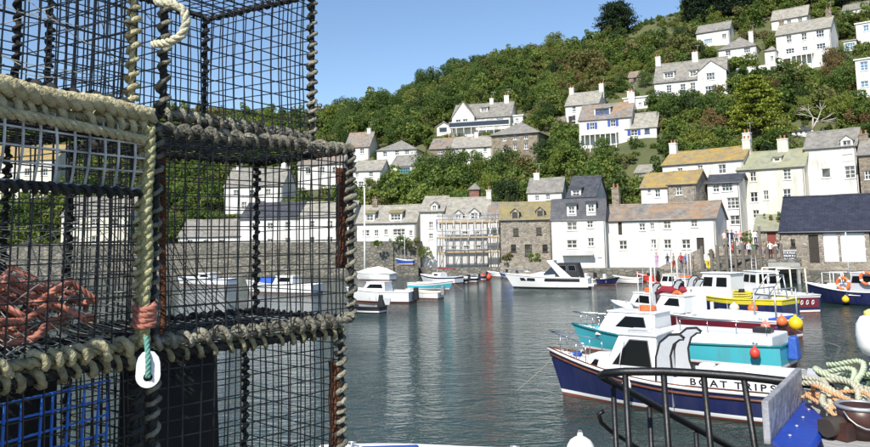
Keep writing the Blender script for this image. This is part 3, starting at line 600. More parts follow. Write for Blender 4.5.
# ------------------------------------------------------------------ garden walls, harbour walls
def band_wall(name, label, pts, h, thick, m, cat='wall', cap=None, down=3.0):
    """wall following points (x, y, z of its top)"""
    mb = MB()
    for a, b in zip(pts, pts[1:]):
        a, b = Vector(a), Vector(b); d = (b - a); d.z = 0; n = Vector((-d.y, d.x, 0)).normalized() * thick
        lo = [Vector((p.x, p.y, p.z - h - down)) for p in (a, b, b + n, a + n)]; hi = [a, b, b + n, a + n]
        mb.hexa(lo, hi)
        if cap: mb.hexa([p + Vector((0, 0, .003)) for p in hi], [p + Vector((0, 0, .12)) for p in hi], 1)
    return tag(mb.build(name, [m, cap or m]), label, cat)
band_wall('harbour_wall', 'rubble stone harbour wall below the white terrace with dormers', [at(-250, 246, 113), at(150, 243.5, 108), at(354, 241.5, 104.3), at(420, 241, 102.2)], 8, 1.5, 'quay_stone')
band_wall('garden_wall', 'low white terrace wall below the hipped bungalow', [hill_hit(735, 78) + Vector((0, 0, 1.8)), hill_hit(769, 73) + Vector((0, 0, 1.6))], 1.6, .4, 'white_wall', cap='pale_slate')
band_wall('garden_fence_wall', 'pale ruined garden wall among bushes below the big white house', [hill_hit(782, 100) + Vector((0, 0, 1.5)), hill_hit(809, 93) + Vector((0, 0, 1.5))], 1.3, .3, 'concrete')
band_wall('lane_wall', 'grey stone garden wall on the slope left of the square stone house', [hill_hit(430, 185) + Vector((0, 0, 1.5)), hill_hit(468, 176) + Vector((0, 0, 1.6))], 1.3, .4, 'stone_wall')
band_wall('terrace_wall', 'stone terrace wall in the garden below the twin chimney house', [hill_hit(545, 130) + Vector((0, 0, 2)), hill_hit(566, 126) + Vector((0, 0, 2))], 1.6, .4, 'stone_wall')
band_wall('lower_terrace_wall', 'mossy stone footing below the stone warehouse', [at(500, 263, 94.5), at(553, 262, 90.5)], 1.5, .8, 'stone_wall', down=2.0)
# stone ramp beside the cottage door, raised landing and upper terrace by the piles
mb = MB(); a, b = column(660, 83, 1.0), column(704, 81.5, 1.0)
mb.hexa([a, b, b + Vector((.8, 2.2, 0)), a + Vector((.8, 2.2, 0))], [a + Vector((0, 0, .25)), b + Vector((0, 0, 2.3)), b + Vector((.8, 2.2, 2.3)), a + Vector((.8, 2.2, .25))])
tag(mb.build('stone_ramp', 'stone_wall'), 'stone ramp rising to the dark door of the long cottage', 'ramp')
mb = MB(); prism(mb, [column(p, y, 0)[:2] for p, y in ((712, 75.6), (803, 71.6), (803, 80), (712, 84))], .9, 2.2); tag(mb.build('landing_stage', 'quay_stone'), kind='structure')
mb = MB(); prism(mb, [column(p, y, 0)[:2] for p, y in ((717, 79.5), (758, 78), (758, 86), (717, 88))], 2.1, 3.35); tag(mb.build('upper_terrace', 'stone_wall'), kind='structure')
# stone gate pillar-like slab in the water edge right of the piles
mb = MB(); a = column(768, 71.3, 1.9); b = column(800, 69.5, 1.9); mb.hexa([a - Vector((0, 0, .35)), b - Vector((0, 0, .35)), b + Vector((.6, 1.8, -.35)), a + Vector((.6, 1.8, -.35))], [a, b, b + Vector((.6, 1.8, 0)), a + Vector((.6, 1.8, 0))])
for q in (a, b): mb.box(q.x - .12, q.x + .12, q.y + .3, q.y + .54, -1.5, 1.54)
tag(mb.build('jetty_slab', 'concrete'), 'pale jetty slab beside the piles under the boat shed', 'jetty')

# timber piles before the landing
PILES = [(704, 246, 274), (713, 249, 275), (720, 245, 277), (729, 243, 277), (737, 241, 278), (745, 243, 278), (753, 250, 278), (757.5, 246, 277), (762, 226, 277), (769, 248, 277), (777, 246, 276), (784, 244, 272)]
pl = ['leftmost grey timber pile beside the yellow triangle sign', 'second grey timber pile from the left, short', 'third grey timber pile from the left before the landing', 'fourth grey timber pile from the left before the landing', 'fifth grey timber pile from the left, rather tall',
      'sixth grey timber pile from the left before the landing', 'short grey timber pile left of the tallest pile', 'thin grey pile touching the tallest pile on its left', 'tallest grey timber pile rising in front of the crowd', 'grey timber pile just right of the tallest one', 'grey timber pile second from the right', 'rightmost grey timber pile near the boat shed']
for (px, yt, yb_), lab in zip(PILES, pl):
    p = column(px, 73.2, 0); top = at(px, yt, 73.2).z; mb = MB(); dx = random.uniform(-.08, .08)
    r = random.uniform(.13, .19)
    mb.tube([(0, 0, -2.2), (dx * .4, 0, -.2), (dx, .03, top - .05), (dx, .03, top)], [r, r, r * .92, r * .8], 8)
    o = mb.build('timber_pile', 'pile_wood'); o.location = p; tag(o, lab, 'pile', 'timber piles before the landing')
for k, (p0, p1, z, lab) in enumerate(((720, 762, 2.4, 'upper timber rail bolted behind the piles'), (720, 762, 1.2, 'lower timber rail bolted behind the piles'))):
    a, b = column(p0, 73.5, z), column(p1, 73.5, z); mb = MB(); mb.hexa([a, b, b + Vector((0, .1, 0)), a + Vector((0, .1, 0))], [a + Vector((0, 0, .2)), b + Vector((0, 0, .2)), b + Vector((0, .1, .2)), a + Vector((0, .1, .2))])
    tag(mb.build('timber_rail', 'pile_wood'), lab, 'rail')
# ladder on the piles
L_ = thing('ladder', 'grey ladder hung among the piles below the crowd', 'ladder', column(755, 73, 0))
for x in (-.22, .22):
    mb = MB(); mb.tube([(x, 0, -1), (x, 0, 2.6)], .035, 6); mb.build('stile', 'galvanised', L_)
rm = MB(); rm.tube([(-.22, 0, 0), (.22, 0, 0)], .02, 6); rme = rm.mesh('rung', ['galvanised'])
for k in range(10): share('rung', rme, L_, (0, 0, -.6 + k * .32))

# yellow warning triangle (point down) on a post, dark name board on the shed
S = thing('warning_sign', 'yellow triangle sign, point down, on a post by the piles', 'sign', column(708.5, 74, 1.0))
mb = MB(); mb.tube([(0, 0, 0), (0, 0, 1.75)], .04, 6); mb.build('post', 'galvanised', S)
mat('sign_yellow', (.75, .52, .02), .5)
mb = MB(); z0, z1, hw = .35, 1.15, .42
for y in ((-.06, -.085),): mb.hexa([(-.02, y[1], z0), (.02, y[1], z0), (.02, y[0], z0), (-.02, y[0], z0)], [(-hw, y[1], z1), (hw, y[1], z1), (hw, y[0], z1), (-hw, y[0], z1)])
mb.build('plate', 'sign_yellow', S)
mb = MB(); mb.hexa([(-.035, -.092, .72), (.035, -.092, .72), (.035, -.086, .72), (-.035, -.086, .72)], [(-.05, -.092, 1.03), (.05, -.092, 1.03), (.05, -.086, 1.03), (-.05, -.086, 1.03)]); mb.box(-.035, .035, -.092, -.086, .6, .67); mb.build('exclamation_mark', 'black_paint', S)
S = thing('name_board', 'dark board with white lettered lines at the left end of the boat shed', 'sign', at(790, 261.5, 73), -R(34))
mat('board_grey', (.07, .07, .09), .6)
mb = MB(); mb.box(-.6, .6, -.06, 0, 0, 1.0); mb.build('board', 'board_grey', S)
mb = MB(); mb.box(-.66, .66, -.05, -.005, -.06, -.002); mb.box(-.66, .66, -.05, -.005, 1.002, 1.06); mb.build('board_frame', 'white_paint', S)
for x in (-.5, .5):
    mb = MB(); mb.box(x - .04, x + .04, .002, .06, -1.2, .9); mb.build('leg', 'pile_wood', S)
rr = random.Random(3)
for z in (.18, .48, .76):                  # lettering too small to read: uneven short strokes
    mb = MB(); x = -.5
    while x < .46:
        w_ = rr.uniform(.03, .07); mb.box(x, x + w_, -.066, -.0605, z, z + rr.choice((.1, .13, .16))); x += w_ + rr.choice((.03, .03, .09))
    mb.build('lettering', 'white_paint', S)

# scaffolding
def scaffold():
    a = R(10); org = column(441.5, 100.2, 1.0); T = thing('scaffolding', 'tube scaffolding with tan plank decks round the grey white house', 'scaffolding', org, -a)
    n = 9; ln = 7.6; pm = MB(); pm.tube([(0, 0, 0), (0, 0, 7.2)], .05, 5); pme = pm.mesh('standard', ['galvanised'])
    for k in range(n):
        for y in (-1.25, -.3): share('standard', pme, T, (ln * k / (n - 1), y, 0))
    levels = [1.85, 3.75, 5.75]
    for z in levels:
        for i, y in enumerate((-1.1, -.85, -.6)):
            mb = MB(); mb.box(-.35 + .1 * i, ln + .25 + .1 * i, y, y + .23, z, z + .06); mb.build('plank', 'scaffold_board', T)
        for h_ in (.5, 1.0):
            mb = MB(); mb.tube([(-.3, -1.3, z + h_), (ln + .3, -1.3, z + h_)], .045, 5); mb.build('guard_rail', 'galvanised', T)
        mb = MB(); mb.box(-.3, ln + .3, -1.22, -1.18, z + .065, z + .27); mb.build('toe_board', 'scaffold_board', T)
    for k in range(3):
        mb = MB(); x = ln * k / 3; mb.tube([(x, -1.32, 0), (x + 2.4, -1.32, 6.6)], .04, 5); mb.build('brace', 'galvanised', T)
scaffold()
# weeds hanging on the harbour wall
def wall_shrubs():
    for k, (px, py, s, lab) in enumerate(((398, 242, 1.3, 'bushy weeds on top of the harbour wall under the left dormer'), (412, 245, 1.6, 'large bush spilling over the right end of the harbour wall'), (424, 252, 1.2, 'green bush at the corner between harbour wall and tall house'), (378, 243, .8, 'small tuft of weeds on the harbour wall'), (507, 258, 1.0, 'weeds at the left foot of the stone warehouse'), (535, 258, 1.1, 'weeds at the right foot of the stone warehouse'))):
        Yw = 101.6 if px < 450 else 93.5
        T = thing('wall_shrub', lab, 'shrub', at(px, py, Yw) - Vector((0, 0, .5)), 0, 'weeds on the harbour walls'); cb = MB(); crown(cb, (0, 0, .5 * s), .9 * s, .5 * s, .6 * s, 14, 60, .17, random.Random(900 + k), low=-.9); cb.build('leaves', 'scrub_leaf', T, uv=False)
        st = MB(); st.tube([(0, 0, -.3), (0, 0, .5 * s)], .05, 5); st.build('stem', 'bark', T, uv=False)
# white flag staff at the left
mb = MB(); p = column(365, 96, 0); mb.tube([(0, 0, -1.5), (0, 0, at(365, 188, 96).z)], [.16, .08], 8); mb.lathe([(.0, 0), (.13, .08), (.13, .16), (0, .25)], 8, 0, (0, 0, at(365, 188, 96).z - .02))
o = mb.build('white_mast', 'white_paint'); o.location = p; tag(o, 'tall bare white mast beside the pots', 'mast')

# ------------------------------------------------------------------ planting
def leaf_mat(name, stops, tr=.3, scale=.06):
    m = bpy.data.materials.new(name); m.use_nodes = True; MATS[name] = m; n = m.node_tree.nodes; L = m.node_tree.links; b = n['Principled BSDF']
    b.inputs['Roughness'].default_value = .6; b.inputs['Specular IOR Level'].default_value = .25
    oi = n.new('ShaderNodeObjectInfo'); ge = n.new('ShaderNodeNewGeometry')
    nz = n.new('ShaderNodeTexNoise'); nz.inputs['Scale'].default_value = scale; nz.inputs['Detail'].default_value = 3; L.new(ge.outputs['Position'], nz.inputs['Vector'])
    n2 = n.new('ShaderNodeTexNoise'); n2.inputs['Scale'].default_value = 1.1; n2.inputs['Detail'].default_value = 2; L.new(ge.outputs['Position'], n2.inputs['Vector'])
    a1 = n.new('ShaderNodeMath'); a1.operation = 'MULTIPLY_ADD'; L.new(oi.outputs['Random'], a1.inputs[0]); a1.inputs[1].default_value = .62; L.new(nz.outputs['Fac'], a1.inputs[2])
    a2 = n.new('ShaderNodeMath'); a2.operation = 'MULTIPLY_ADD'; L.new(n2.outputs['Fac'], a2.inputs[0]); a2.inputs[1].default_value = .5; L.new(a1.outputs[0], a2.inputs[2])
    a3 = n.new('ShaderNodeMath'); a3.operation = 'SUBTRACT'; L.new(a2.outputs[0], a3.inputs[0]); a3.inputs[1].default_value = .56
    rp = n.new('ShaderNodeValToRGB'); cr = rp.color_ramp
    while len(cr.elements) < len(stops): cr.elements.new(.5)
    for e, (p, c) in zip(cr.elements, stops): e.position = p; e.color = (*c, 1)
    L.new(a3.outputs[0], rp.inputs[0]); L.new(rp.outputs[0], b.inputs['Base Color'])
    t = n.new('ShaderNodeBsdfTranslucent'); L.new(rp.outputs[0], t.inputs[0]); mx = n.new('ShaderNodeMixShader'); mx.inputs[0].default_value = tr
    L.new(b.outputs[0], mx.inputs[1]); L.new(t.outputs[0], mx.inputs[2]); L.new(mx.outputs[0], n['Material Output'].inputs[0])
leaf_mat('scrub_leaf', [(0, (.04, .066, .02)), (.2, (.075, .122, .028)), (.4, (.12, .185, .038)), (.58, (.20, .255, .052)), (.74, (.155, .175, .055)), (.88, (.20, .155, .068)), (1, (.33, .34, .08))])
leaf_mat('wood_leaf', [(0, (0.037, 0.065, 0.023)), (.3, (0.073, 0.124, 0.031)), (.6, (0.122, 0.189, 0.044)), (.8, (0.194, 0.234, 0.060)), (1, (0.237, 0.156, 0.063))])
leaf_mat('light_leaf', [(0, (.12, .17, .03)), (.5, (.22, .27, .05)), (1, (.32, .34, .08))], .35)
leaf_mat('dark_leaf', [(0, (.018, .034, .014)), (.5, (.03, .055, .02)), (1, (.05, .08, .026))], .15)
leaf_mat('rust_leaf', [(0, (.11, .085, .035)), (.5, (.18, .12, .05)), (1, (.24, .17, .07))], .25)
leaf_mat('pine_leaf', [(0, (0.012, 0.024, 0.012)), (.5, (0.021, 0.042, 0.018)), (1, (0.038, 0.063, 0.024))], .1)
leaf_mat('conifer_leaf', [(0, (.055, .10, .016)), (.5, (.15, .21, .03)), (1, (.30, .33, .045))], .2, .3)
leaf_mat('palm_leaf', [(0, (0.028, 0.070, 0.017)), (1, (0.084, 0.140, 0.042))], .2)
mat('bark', (.10, .08, .06), .9, var=.5, scale=6, bump=.4); mat('pale_bark', (.52, .47, .40), .8, var=.3, scale=5)
def leaf(mb, p, s, rnd, m=0, up=.3):
    d = Vector((rnd.gauss(0, 1), rnd.gauss(0, 1), rnd.gauss(0, 1) + up)).normalized(); t = d.orthogonal().normalized(); t.rotate(Matrix.Rotation(rnd.uniform(0, 6.28), 3, d)); b = d.cross(t)
    i = len(mb.v); mb.v += [tuple(p - t * s * .5), tuple(p + b * s * .32), tuple(p + t * s * .55 + d * s * .1), tuple(p - b * s * .32)]; mb.face((i, i + 1, i + 2, i + 3), m)
def crown(mb, c, rx, ry, rz, lumps, leaves, size, rnd, m=0, low=-.2):
    for _ in range(lumps):
        while True:
            q = Vector((rnd.uniform(-1, 1), rnd.uniform(-1, 1), rnd.uniform(low, 1)))
            if .35 < q.length < 1: break
        q = Vector((q.x * rx, q.y * ry, q.z * rz)) + Vector(c); lr = min(rx, rz) * rnd.uniform(.24, .42)
        for _ in range(leaves):
            d = Vector((rnd.gauss(0, 1), rnd.gauss(0, 1), rnd.gauss(0, 1))).normalized() * lr * rnd.uniform(.7, 1.05)
            leaf(mb, q + d, size * rnd.uniform(.7, 1.35), rnd, m)
def bush_mesh(k):
    rnd = random.Random(100 + k); mb = MB(); kind = k % 3
    if kind == 0: crown(mb, (0, 0, .55), 1.0, 1.0, .8, 22, 74, .15, rnd, low=-.5)
    elif kind == 1: crown(mb, (0, 0, .5), 1.25, 1.1, .6, 24, 70, .145, rnd, low=-.5)
    else: crown(mb, (0, 0, .9), .8, .8, 1.2, 22, 74, .15, rnd, low=-.6)
    return mb.mesh('bush_%d' % k, ['scrub_leaf'], uv=False)
def blocked(P, r):
    """would a bush of radius r at P stand in or hide a house?"""
    for o, U, B, w, d, he in FOOTPRINTS:
        q = P - o; u = q.dot(U); v = q.dot(B)
        if -.6 - r * .7 < u < w + .6 + r * .7 and -1.0 - r * .8 < v < d + .5 + r * .5: return 2
        if -r < u < w + r and -13 < v < -.5 and P.z + r * 1.5 > o.z + .1: return 1
    return 0
_c = hill_hit(757, 133); FOOTPRINTS.append((_c - Vector((4.5, 3, 0)), Vector((1, 0, 0)), Vector((0, 1, 0)), 9.0, 6.0, 6.0))
_c = hill_hit(813, 141); FOOTPRINTS.append((_c - Vector((2.5, .5, 0)), Vector((1, 0, 0)), Vector((0, 1, 0)), 5.0, 2.0, 3.0))
def scrub():
    rnd = random.Random(5); pts = []; tries = 0
    while len(pts) < 5200 and tries < 26000:
        tries += 1
        px = rnd.uniform(-120, 930); Y = rnd.uniform(98, 206) if rnd.random() < .85 else rnd.uniform(196, 206); X = (px - CX) / F * Y
        P = Vector((X, Y, hill(X, Y))); r = rnd.choice((1.1, 1.5, 1.9, 2.3, 2.8)) * rnd.uniform(.8, 1.2) * (1.15 if px < 480 else 1)
        if Y < lerp_table(FOOT, px) + 1: continue
        if 628 < px < 695 and Y > 178: r *= .3
        elif Y > 190: r *= .75
        b = blocked(P, r)
        if b == 2 or b == 1: r = .55
        if (b and blocked(P, r) == 2): continue
        pts.append((P, r))
    me = bpy.data.meshes.new('scrub'); me.from_pydata([tuple(p) for p, _ in pts], [], [])
    at_ = me.attributes.new('size', 'FLOAT', 'POINT'); at_.data.foreach_set('value', [r for _, r in pts])
    o = bpy.data.objects.new('hillside_scrub', me); COL.objects.link(o); tag(o, 'mixed green scrub and bushes covering the hillside', 'scrub', kind='stuff')
    src = bpy.data.collections.new('scrub_sources')
    for k in range(6): b = bpy.data.objects.new('scrub_source_%d' % k, bush_mesh(k)); src.objects.link(b)
    ng = bpy.data.node_groups.new('scrub', 'GeometryNodeTree')
    ng.interface.new_socket('Geometry', in_out='INPUT', socket_type='NodeSocketGeometry'); ng.interface.new_socket('Geometry', in_out='OUTPUT', socket_type='NodeSocketGeometry')
    N = ng.nodes; L = ng.links; gi = N.new('NodeGroupInput'); go = N.new('NodeGroupOutput'); ci = N.new('GeometryNodeCollectionInfo'); ci.inputs['Collection'].default_value = src
    ci.inputs['Separate Children'].default_value = True; ci.inputs['Reset Children'].default_value = True
    ip = N.new('GeometryNodeInstanceOnPoints'); ip.inputs['Pick Instance'].default_value = True
    na = N.new('GeometryNodeInputNamedAttribute'); na.data_type = 'FLOAT'; na.inputs['Name'].default_value = 'size'
    rv = N.new('FunctionNodeRandomValue'); rv.data_type = 'FLOAT_VECTOR'; rv.inputs[0].default_value = (-.15, -.15, 0); rv.inputs[1].default_value = (.15, .15, 6.28)
    ri = N.new('FunctionNodeRandomValue'); ri.data_type = 'INT'; ri.inputs[4].default_value = 0; ri.inputs[5].default_value = 5; ri.inputs['Seed'].default_value = 4
    L.new(gi.outputs[0], ip.inputs['Points']); L.new(ci.outputs[0], ip.inputs['Instance']); L.new(na.outputs[0], ip.inputs['Scale']); L.new(rv.outputs[0], ip.inputs['Rotation'])
    L.new(ri.outputs[2], ip.inputs['Instance Index']); L.new(ip.outputs[0], go.inputs[0])
    md = o.modifiers.new('scatter', 'NODES'); md.node_group = ng
    me.materials.append(MATS['scrub_leaf'])
scrub()
wall_shrubs()

# trees one can tell apart: trunk with limbs, crown of leaf clumps
def tree_meshes(k, leafm, lumps=36, leaves=105, size=.31, h=7.5):
    rnd = random.Random(300 + k); tb = MB(); cb = MB(); base = h * .38
    tb.tube([(0, 0, -1.2), (.05, .02, base * .6), (.12, -.05, base), (.05, .1, h * .7)], [.28, .22, .17, .06], 7)
    for _ in range(6):
        a = rnd.uniform(0, 6.28); z = rnd.uniform(base * .6, h * .6); r = rnd.uniform(1.2, 2.2)
        tb.tube([(0, 0, z), (math.cos(a) * r * .5, math.sin(a) * r * .5, z + .7), (math.cos(a) * r, math.sin(a) * r, z + 1.5)], [.1, .07, .03], 5)
    crown(cb, (0, 0, h * .52), h * .38, h * .38, h * .46, lumps, leaves, size, rnd, low=-.75)
    return tb.mesh('trunk', ['bark'], False), cb.mesh('crown', [leafm], False)
def plant_tree(name, label, group, meshes, P, s, rz, sz=None):
    T = thing(name, label, 'tree', P, rz, group); T.scale = (s, s, sz or s)
    share('trunk', meshes[0], T); share('crown', meshes[1], T); return T
WOOD = [tree_meshes(k, 'wood_leaf') for k in range(4)]
rnd = random.Random(11); n = 0; tries = 0
while n < 70 and tries < 3000:             # the wood on the left shoulder of the hill
    tries += 1
    px = rnd.uniform(335, 560); Y = rnd.uniform(128, 203); X = (px - CX) / F * Y; P = Vector((X, Y, hill(X, Y)))
    if px > 480 and Y > 150 and rnd.random() < .8: continue
    s = rnd.uniform(.6, 1.05)
    if blocked(P, 3.2 * s): continue
    plant_tree('woodland_tree', 'rounded green tree in the wood on the left shoulder of the hill', 'trees of the wooded shoulder', WOOD[n % 4], P, s, rnd.uniform(0, 6)); n += 1
for px, py, s, lab in ((545, 172, .75, 'bushy tree below the square stone house'), (574, 172, .7, 'bushy tree between stone house and dark slate roofs'), (603, 168, .7, 'bushy tree below the blue shuttered house'), (669, 128, .85, 'dark leafy tree left below the gabled villa'), (690, 130, .95, 'broad leafy tree centred below the gabled villa'),
                   (712, 132, .9, 'leafy tree between gabled villa and golden conifer'), (634, 98, .6, 'small tree beside the white outhouse'), (645, 88, .5, 'yellowish young tree left of the gabled villa'), (735, 92, .5, 'small tree right of the gabled villa'), (838, 78, .8, 'dark green tree right of the big white house'), (846, 92, .7, 'leafy tree left of the blue windowed block'),
                   (715, 62, .45, 'small tree above the ridge of the gabled villa'), (500, 180, .7, 'bushy tree behind the warehouse roofs'), (410, 130, .8, 'tree just above the hipped white house'), (428, 150, .55, 'tree at the left end of the white row'), (370, 200, .5, 'small dark tree under the lower white house'), (650, 160, .6, 'bushy tree left of the golden lichen roof')):
    P = hill_hit(px, py)
    if blocked(P, 1.0) == 2: continue
    plant_tree('garden_tree', lab, 'trees in the hillside gardens', WOOD[random.randrange(4)], P, s, random.uniform(0, 6))
SPECIES = [('light_leaf', 'pale yellow green tree standing out on the hillside', 'pale trees on the hillside', 30), ('dark_leaf', 'dark evergreen tree standing out on the hillside', 'dark evergreens on the hillside', 26), ('rust_leaf', 'rusty brown tree turning on the hillside', 'rusty trees on the hillside', 16)]
for si, (lm_, lab, grp, cnt) in enumerate(SPECIES):
    ms = [tree_meshes(20 + si * 3 + k, lm_, 28 + 6 * k, 95, .28, (5.5, 7.5)[k]) for k in range(2)]; n = tries = 0; rs = random.Random(60 + si)
    while n < cnt and tries < 2000:
        tries += 1; px = rs.uniform(345, 900); Y = rs.uniform(104, 190); X = (px - CX) / F * Y; P = Vector((X, Y, hill(X, Y))); s = rs.uniform(.45, .85)
        if Y < lerp_table(FOOT, px) + 2 or blocked(P, 2.9 * s): continue
        plant_tree('hillside_tree', lab, grp, ms[n % 2], P, s, rs.uniform(0, 6), s * rs.uniform(.8, 1.3)); n += 1
def pine(px, py, label, h, spread, seed, low=.3, nb=46):
    rnd = random.Random(seed); P = hill_hit(px, py)
    T = thing('pine_tree', label, 'tree', P, 0, 'dark pines on the skyline'); tb = MB(); cb = MB()
    tb.tube([(0, 0, -1.5), (.2, 0, h * .3), (.1, .1, h * .6), (.2, 0, h * .88)], [.5, .4, .3, .08], 8)
    for k in range(nb):
        f = (k + rnd.random()) / nb; z = h * (low + (.97 - low) * f); a = k * 2.4 + rnd.uniform(-.4, .4); r = spread * math.sqrt(max(.02, 1 - ((f - .3) / .72) ** 2)) * rnd.uniform(.5, 1.02); e = Vector((math.cos(a) * r, math.sin(a) * r, z + r * .06))
        tb.tube([(0, 0, z - .5), (e.x * .5, e.y * .5, z - .1), e], [.13, .1, .04], 5)
        for q in range(5):
            g = .35 + .16 * q; c = Vector((e.x * g + rnd.uniform(-.6, .6), e.y * g + rnd.uniform(-.6, .6), z + (e.z - z) * g + rnd.uniform(-.15, .5)))
            for _ in range(58):
                dd = Vector((rnd.gauss(0, 1), rnd.gauss(0, 1), rnd.gauss(0, .42))); leaf(cb, c + dd * .62, rnd.uniform(.3, .55), rnd, up=.8)
    tb.build('trunk', 'bark', T, uv=False); cb.build('crown', 'pine_leaf', T, uv=False)
pine(617, 38, 'big dark pine standing alone on the skyline', 9.6, 5.3, 21, .24)
pine(697, 27, 'dark pine left of the skyline clump above the white houses', 8, 4.2, 22, .06)
pine(716, 24, 'dark pine in the middle of the skyline clump', 9, 4.6, 23, .06)
pine(738, 23, 'dark pine right of the skyline clump', 9, 5, 24, .06)
pine(760, 12, 'dark pine at the right end of the skyline clump', 9, 5, 27, .06)
pine(790, 8, 'dark pine behind the rear white house', 9, 5, 25, .06)
pine(828, 10, 'dark pine at the top right behind the big white house', 9, 5, 26, .06)
def golden_conifer():
    rnd = random.Random(31); P = hill_hit(757, 134); h = 10.4
    T = thing('conifer_tree', 'golden green layered conifer above the golden lichen roof', 'tree', P, 0); tb = MB(); cb = MB()
    tb.tube([(0, 0, -1), (0, 0, h * .95)], [.3, .05], 7)
    for k in range(84):
        z = h * (.05 + .93 * ((k // 7) / 12)) + rnd.uniform(-.1, .1); a = k * 2.4 + rnd.uniform(-.3, .3); r = (6.3 * (1 - z / h) ** .7 + .35) * rnd.uniform(.75, 1.1); e = Vector((math.cos(a) * r, math.sin(a) * r, z - r * .05))
        tb.tube([(0, 0, z - .2), e], [.08, .02], 4)
        for j in range(9):
            f = .3 + .7 * (j + rnd.random()) / 9
            for _ in range(16):
                leaf(cb, e * f + Vector((rnd.gauss(0, .45), rnd.gauss(0, .45), z * (1 - f) + rnd.gauss(.05, .12))), rnd.uniform(.28, .5), rnd, up=1.2)
    tb.build('trunk', 'bark', T, uv=False); cb.build('crown', 'conifer_leaf', T, uv=False)
golden_conifer()
def bare_tree():
    rnd = random.Random(8); P = hill_hit(813, 141); T = thing('bare_tree', 'bare pale trunked tree with forking limbs above the dormer house', 'tree', P, 0); tb = MB(); tw = MB()
    def grow(p, d, l, r, k):
        q = p + d * l; tb.tube([p, p + d * l * .5 + Vector((rnd.gauss(0, .05), rnd.gauss(0, .05), 0)), q], [r, r * .85, r * .7], 6) if k < 2 else tw.tube([p, q], [r, r * .4], 4)
        if k < 3:
            for _ in range(3): grow(q, (d + Vector((rnd.gauss(0, .95), rnd.gauss(0, .6), rnd.gauss(.05, .3)))).normalized(), l * rnd.uniform(.75, .95), r * .6, k + 1)
    grow(Vector((0, 0, -.5)), Vector((0, 0, 1)), 2.1, .26, 0)
    tb.build('trunk', 'pale_bark', T, uv=False); tw.build('twigs', 'pale_bark', T, uv=False)
bare_tree()
def palm():
    rnd = random.Random(9); P = hill_hit(845, 130); T = thing('palm_tree', 'spiky palm right of the bare pale tree', 'palm', P, 0)
    tb = MB(); tb.tube([(0, 0, -.5), (.1, 0, 1.2), (.05, 0, 2.2)], [.25, .2, .22], 8); tb.build('trunk', 'bark', T, uv=False); cb = MB()
    for k in range(46):
        a = rnd.uniform(0, 6.28); el = rnd.uniform(-.3, 1.4); l = rnd.uniform(1.5, 2.4); d = Vector((math.cos(a) * math.cos(el), math.sin(a) * math.cos(el), math.sin(el))); s = d.cross(Vector((0, 0, 1))).normalized() * .1
        p0 = Vector((.05, 0, 2.2)); p1 = p0 + d * l * .6; p2 = p0 + d * l - Vector((0, 0, .45)); i = len(cb.v)
        cb.v += [tuple(p) for p in (p0 - s * .4, p0 + s * .4, p1 + s, p2, p1 - s)]; cb.face((i, i + 1, i + 2, i + 3, i + 4))
    cb.build('crown', 'palm_leaf', T, uv=False)
palm()
# ------------------------------------------------------------------ boats
mat('boat_glass', (.006, .007, .008), .15, spec=.12)
mat('navy_hull', (.012, .018, .085), .25, color2=(.03, .035, .09), scale=2.5, streak=True, bump=.06, bscale=3); mat('white_hull', (.80, .80, .78), .3, color2=(.52, .48, .40), scale=2.2, streak=True, lo=.24, hi=.42, detail=9); mat('aqua_hull', (.07, .45, .52), .32, color2=(.10, .36, .40), scale=2.2, streak=True, detail=9, lo=.3, hi=.5); mat('teal_trim', (.02, .17, .19), .4)
mat('maroon_hull', (.17, .018, .03), .35, var=.2, scale=2); mat('yellow_hull', (.72, .60, .04), .4, var=.15, scale=2); mat('red_antifoul', (.26, .07, .05), .7, var=.35, scale=2.5); mat('black_hull', (.02, .02, .025), .45)
mat('varnish', (.17, .06, .028), .3, var=.4, scale=5); mat('deck_grey', (.45, .47, .48), .7, var=.15, scale=3); mat('deck_white', (.74, .75, .75), .55, color2=(.50, .48, .43), scale=2.4, lo=.26, hi=.45, detail=9); mat('blue_tarp', (.03, .10, .42), .5, bump=.5, bscale=5)
mat('stainless', (.62, .63, .65), .2, 1.0); mat('canvas_black', (.015, .015, .018), .75, bump=.3, bscale=8); mat('orange_plastic', (.80, .17, .045), .4); mat('salmon_plastic', (.82, .26, .18), .4); mat('yellow_plastic', (.85, .52, .02), .35); mat('white_plastic', (.84, .84, .82), .35)
mat('beige_plastic', (.72, .66, .52), .45); mat('canvas_maroon', (.26, .02, .035), .8, bump=.4, bscale=6); mat('canvas_grey', (.42, .44, .46), .75, bump=.3, bscale=5); mat('red_rubber', (.62, .06, .035), .45); mat('grey_rubber', (.2, .2, .21), .6); mat('spot_cover', (.74, .72, .66), .8, color2=(.35, .30, .25), scale=5, bump=.4, lo=.36, hi=.42)
mat('line_grey', (.30, .29, .24), .9)
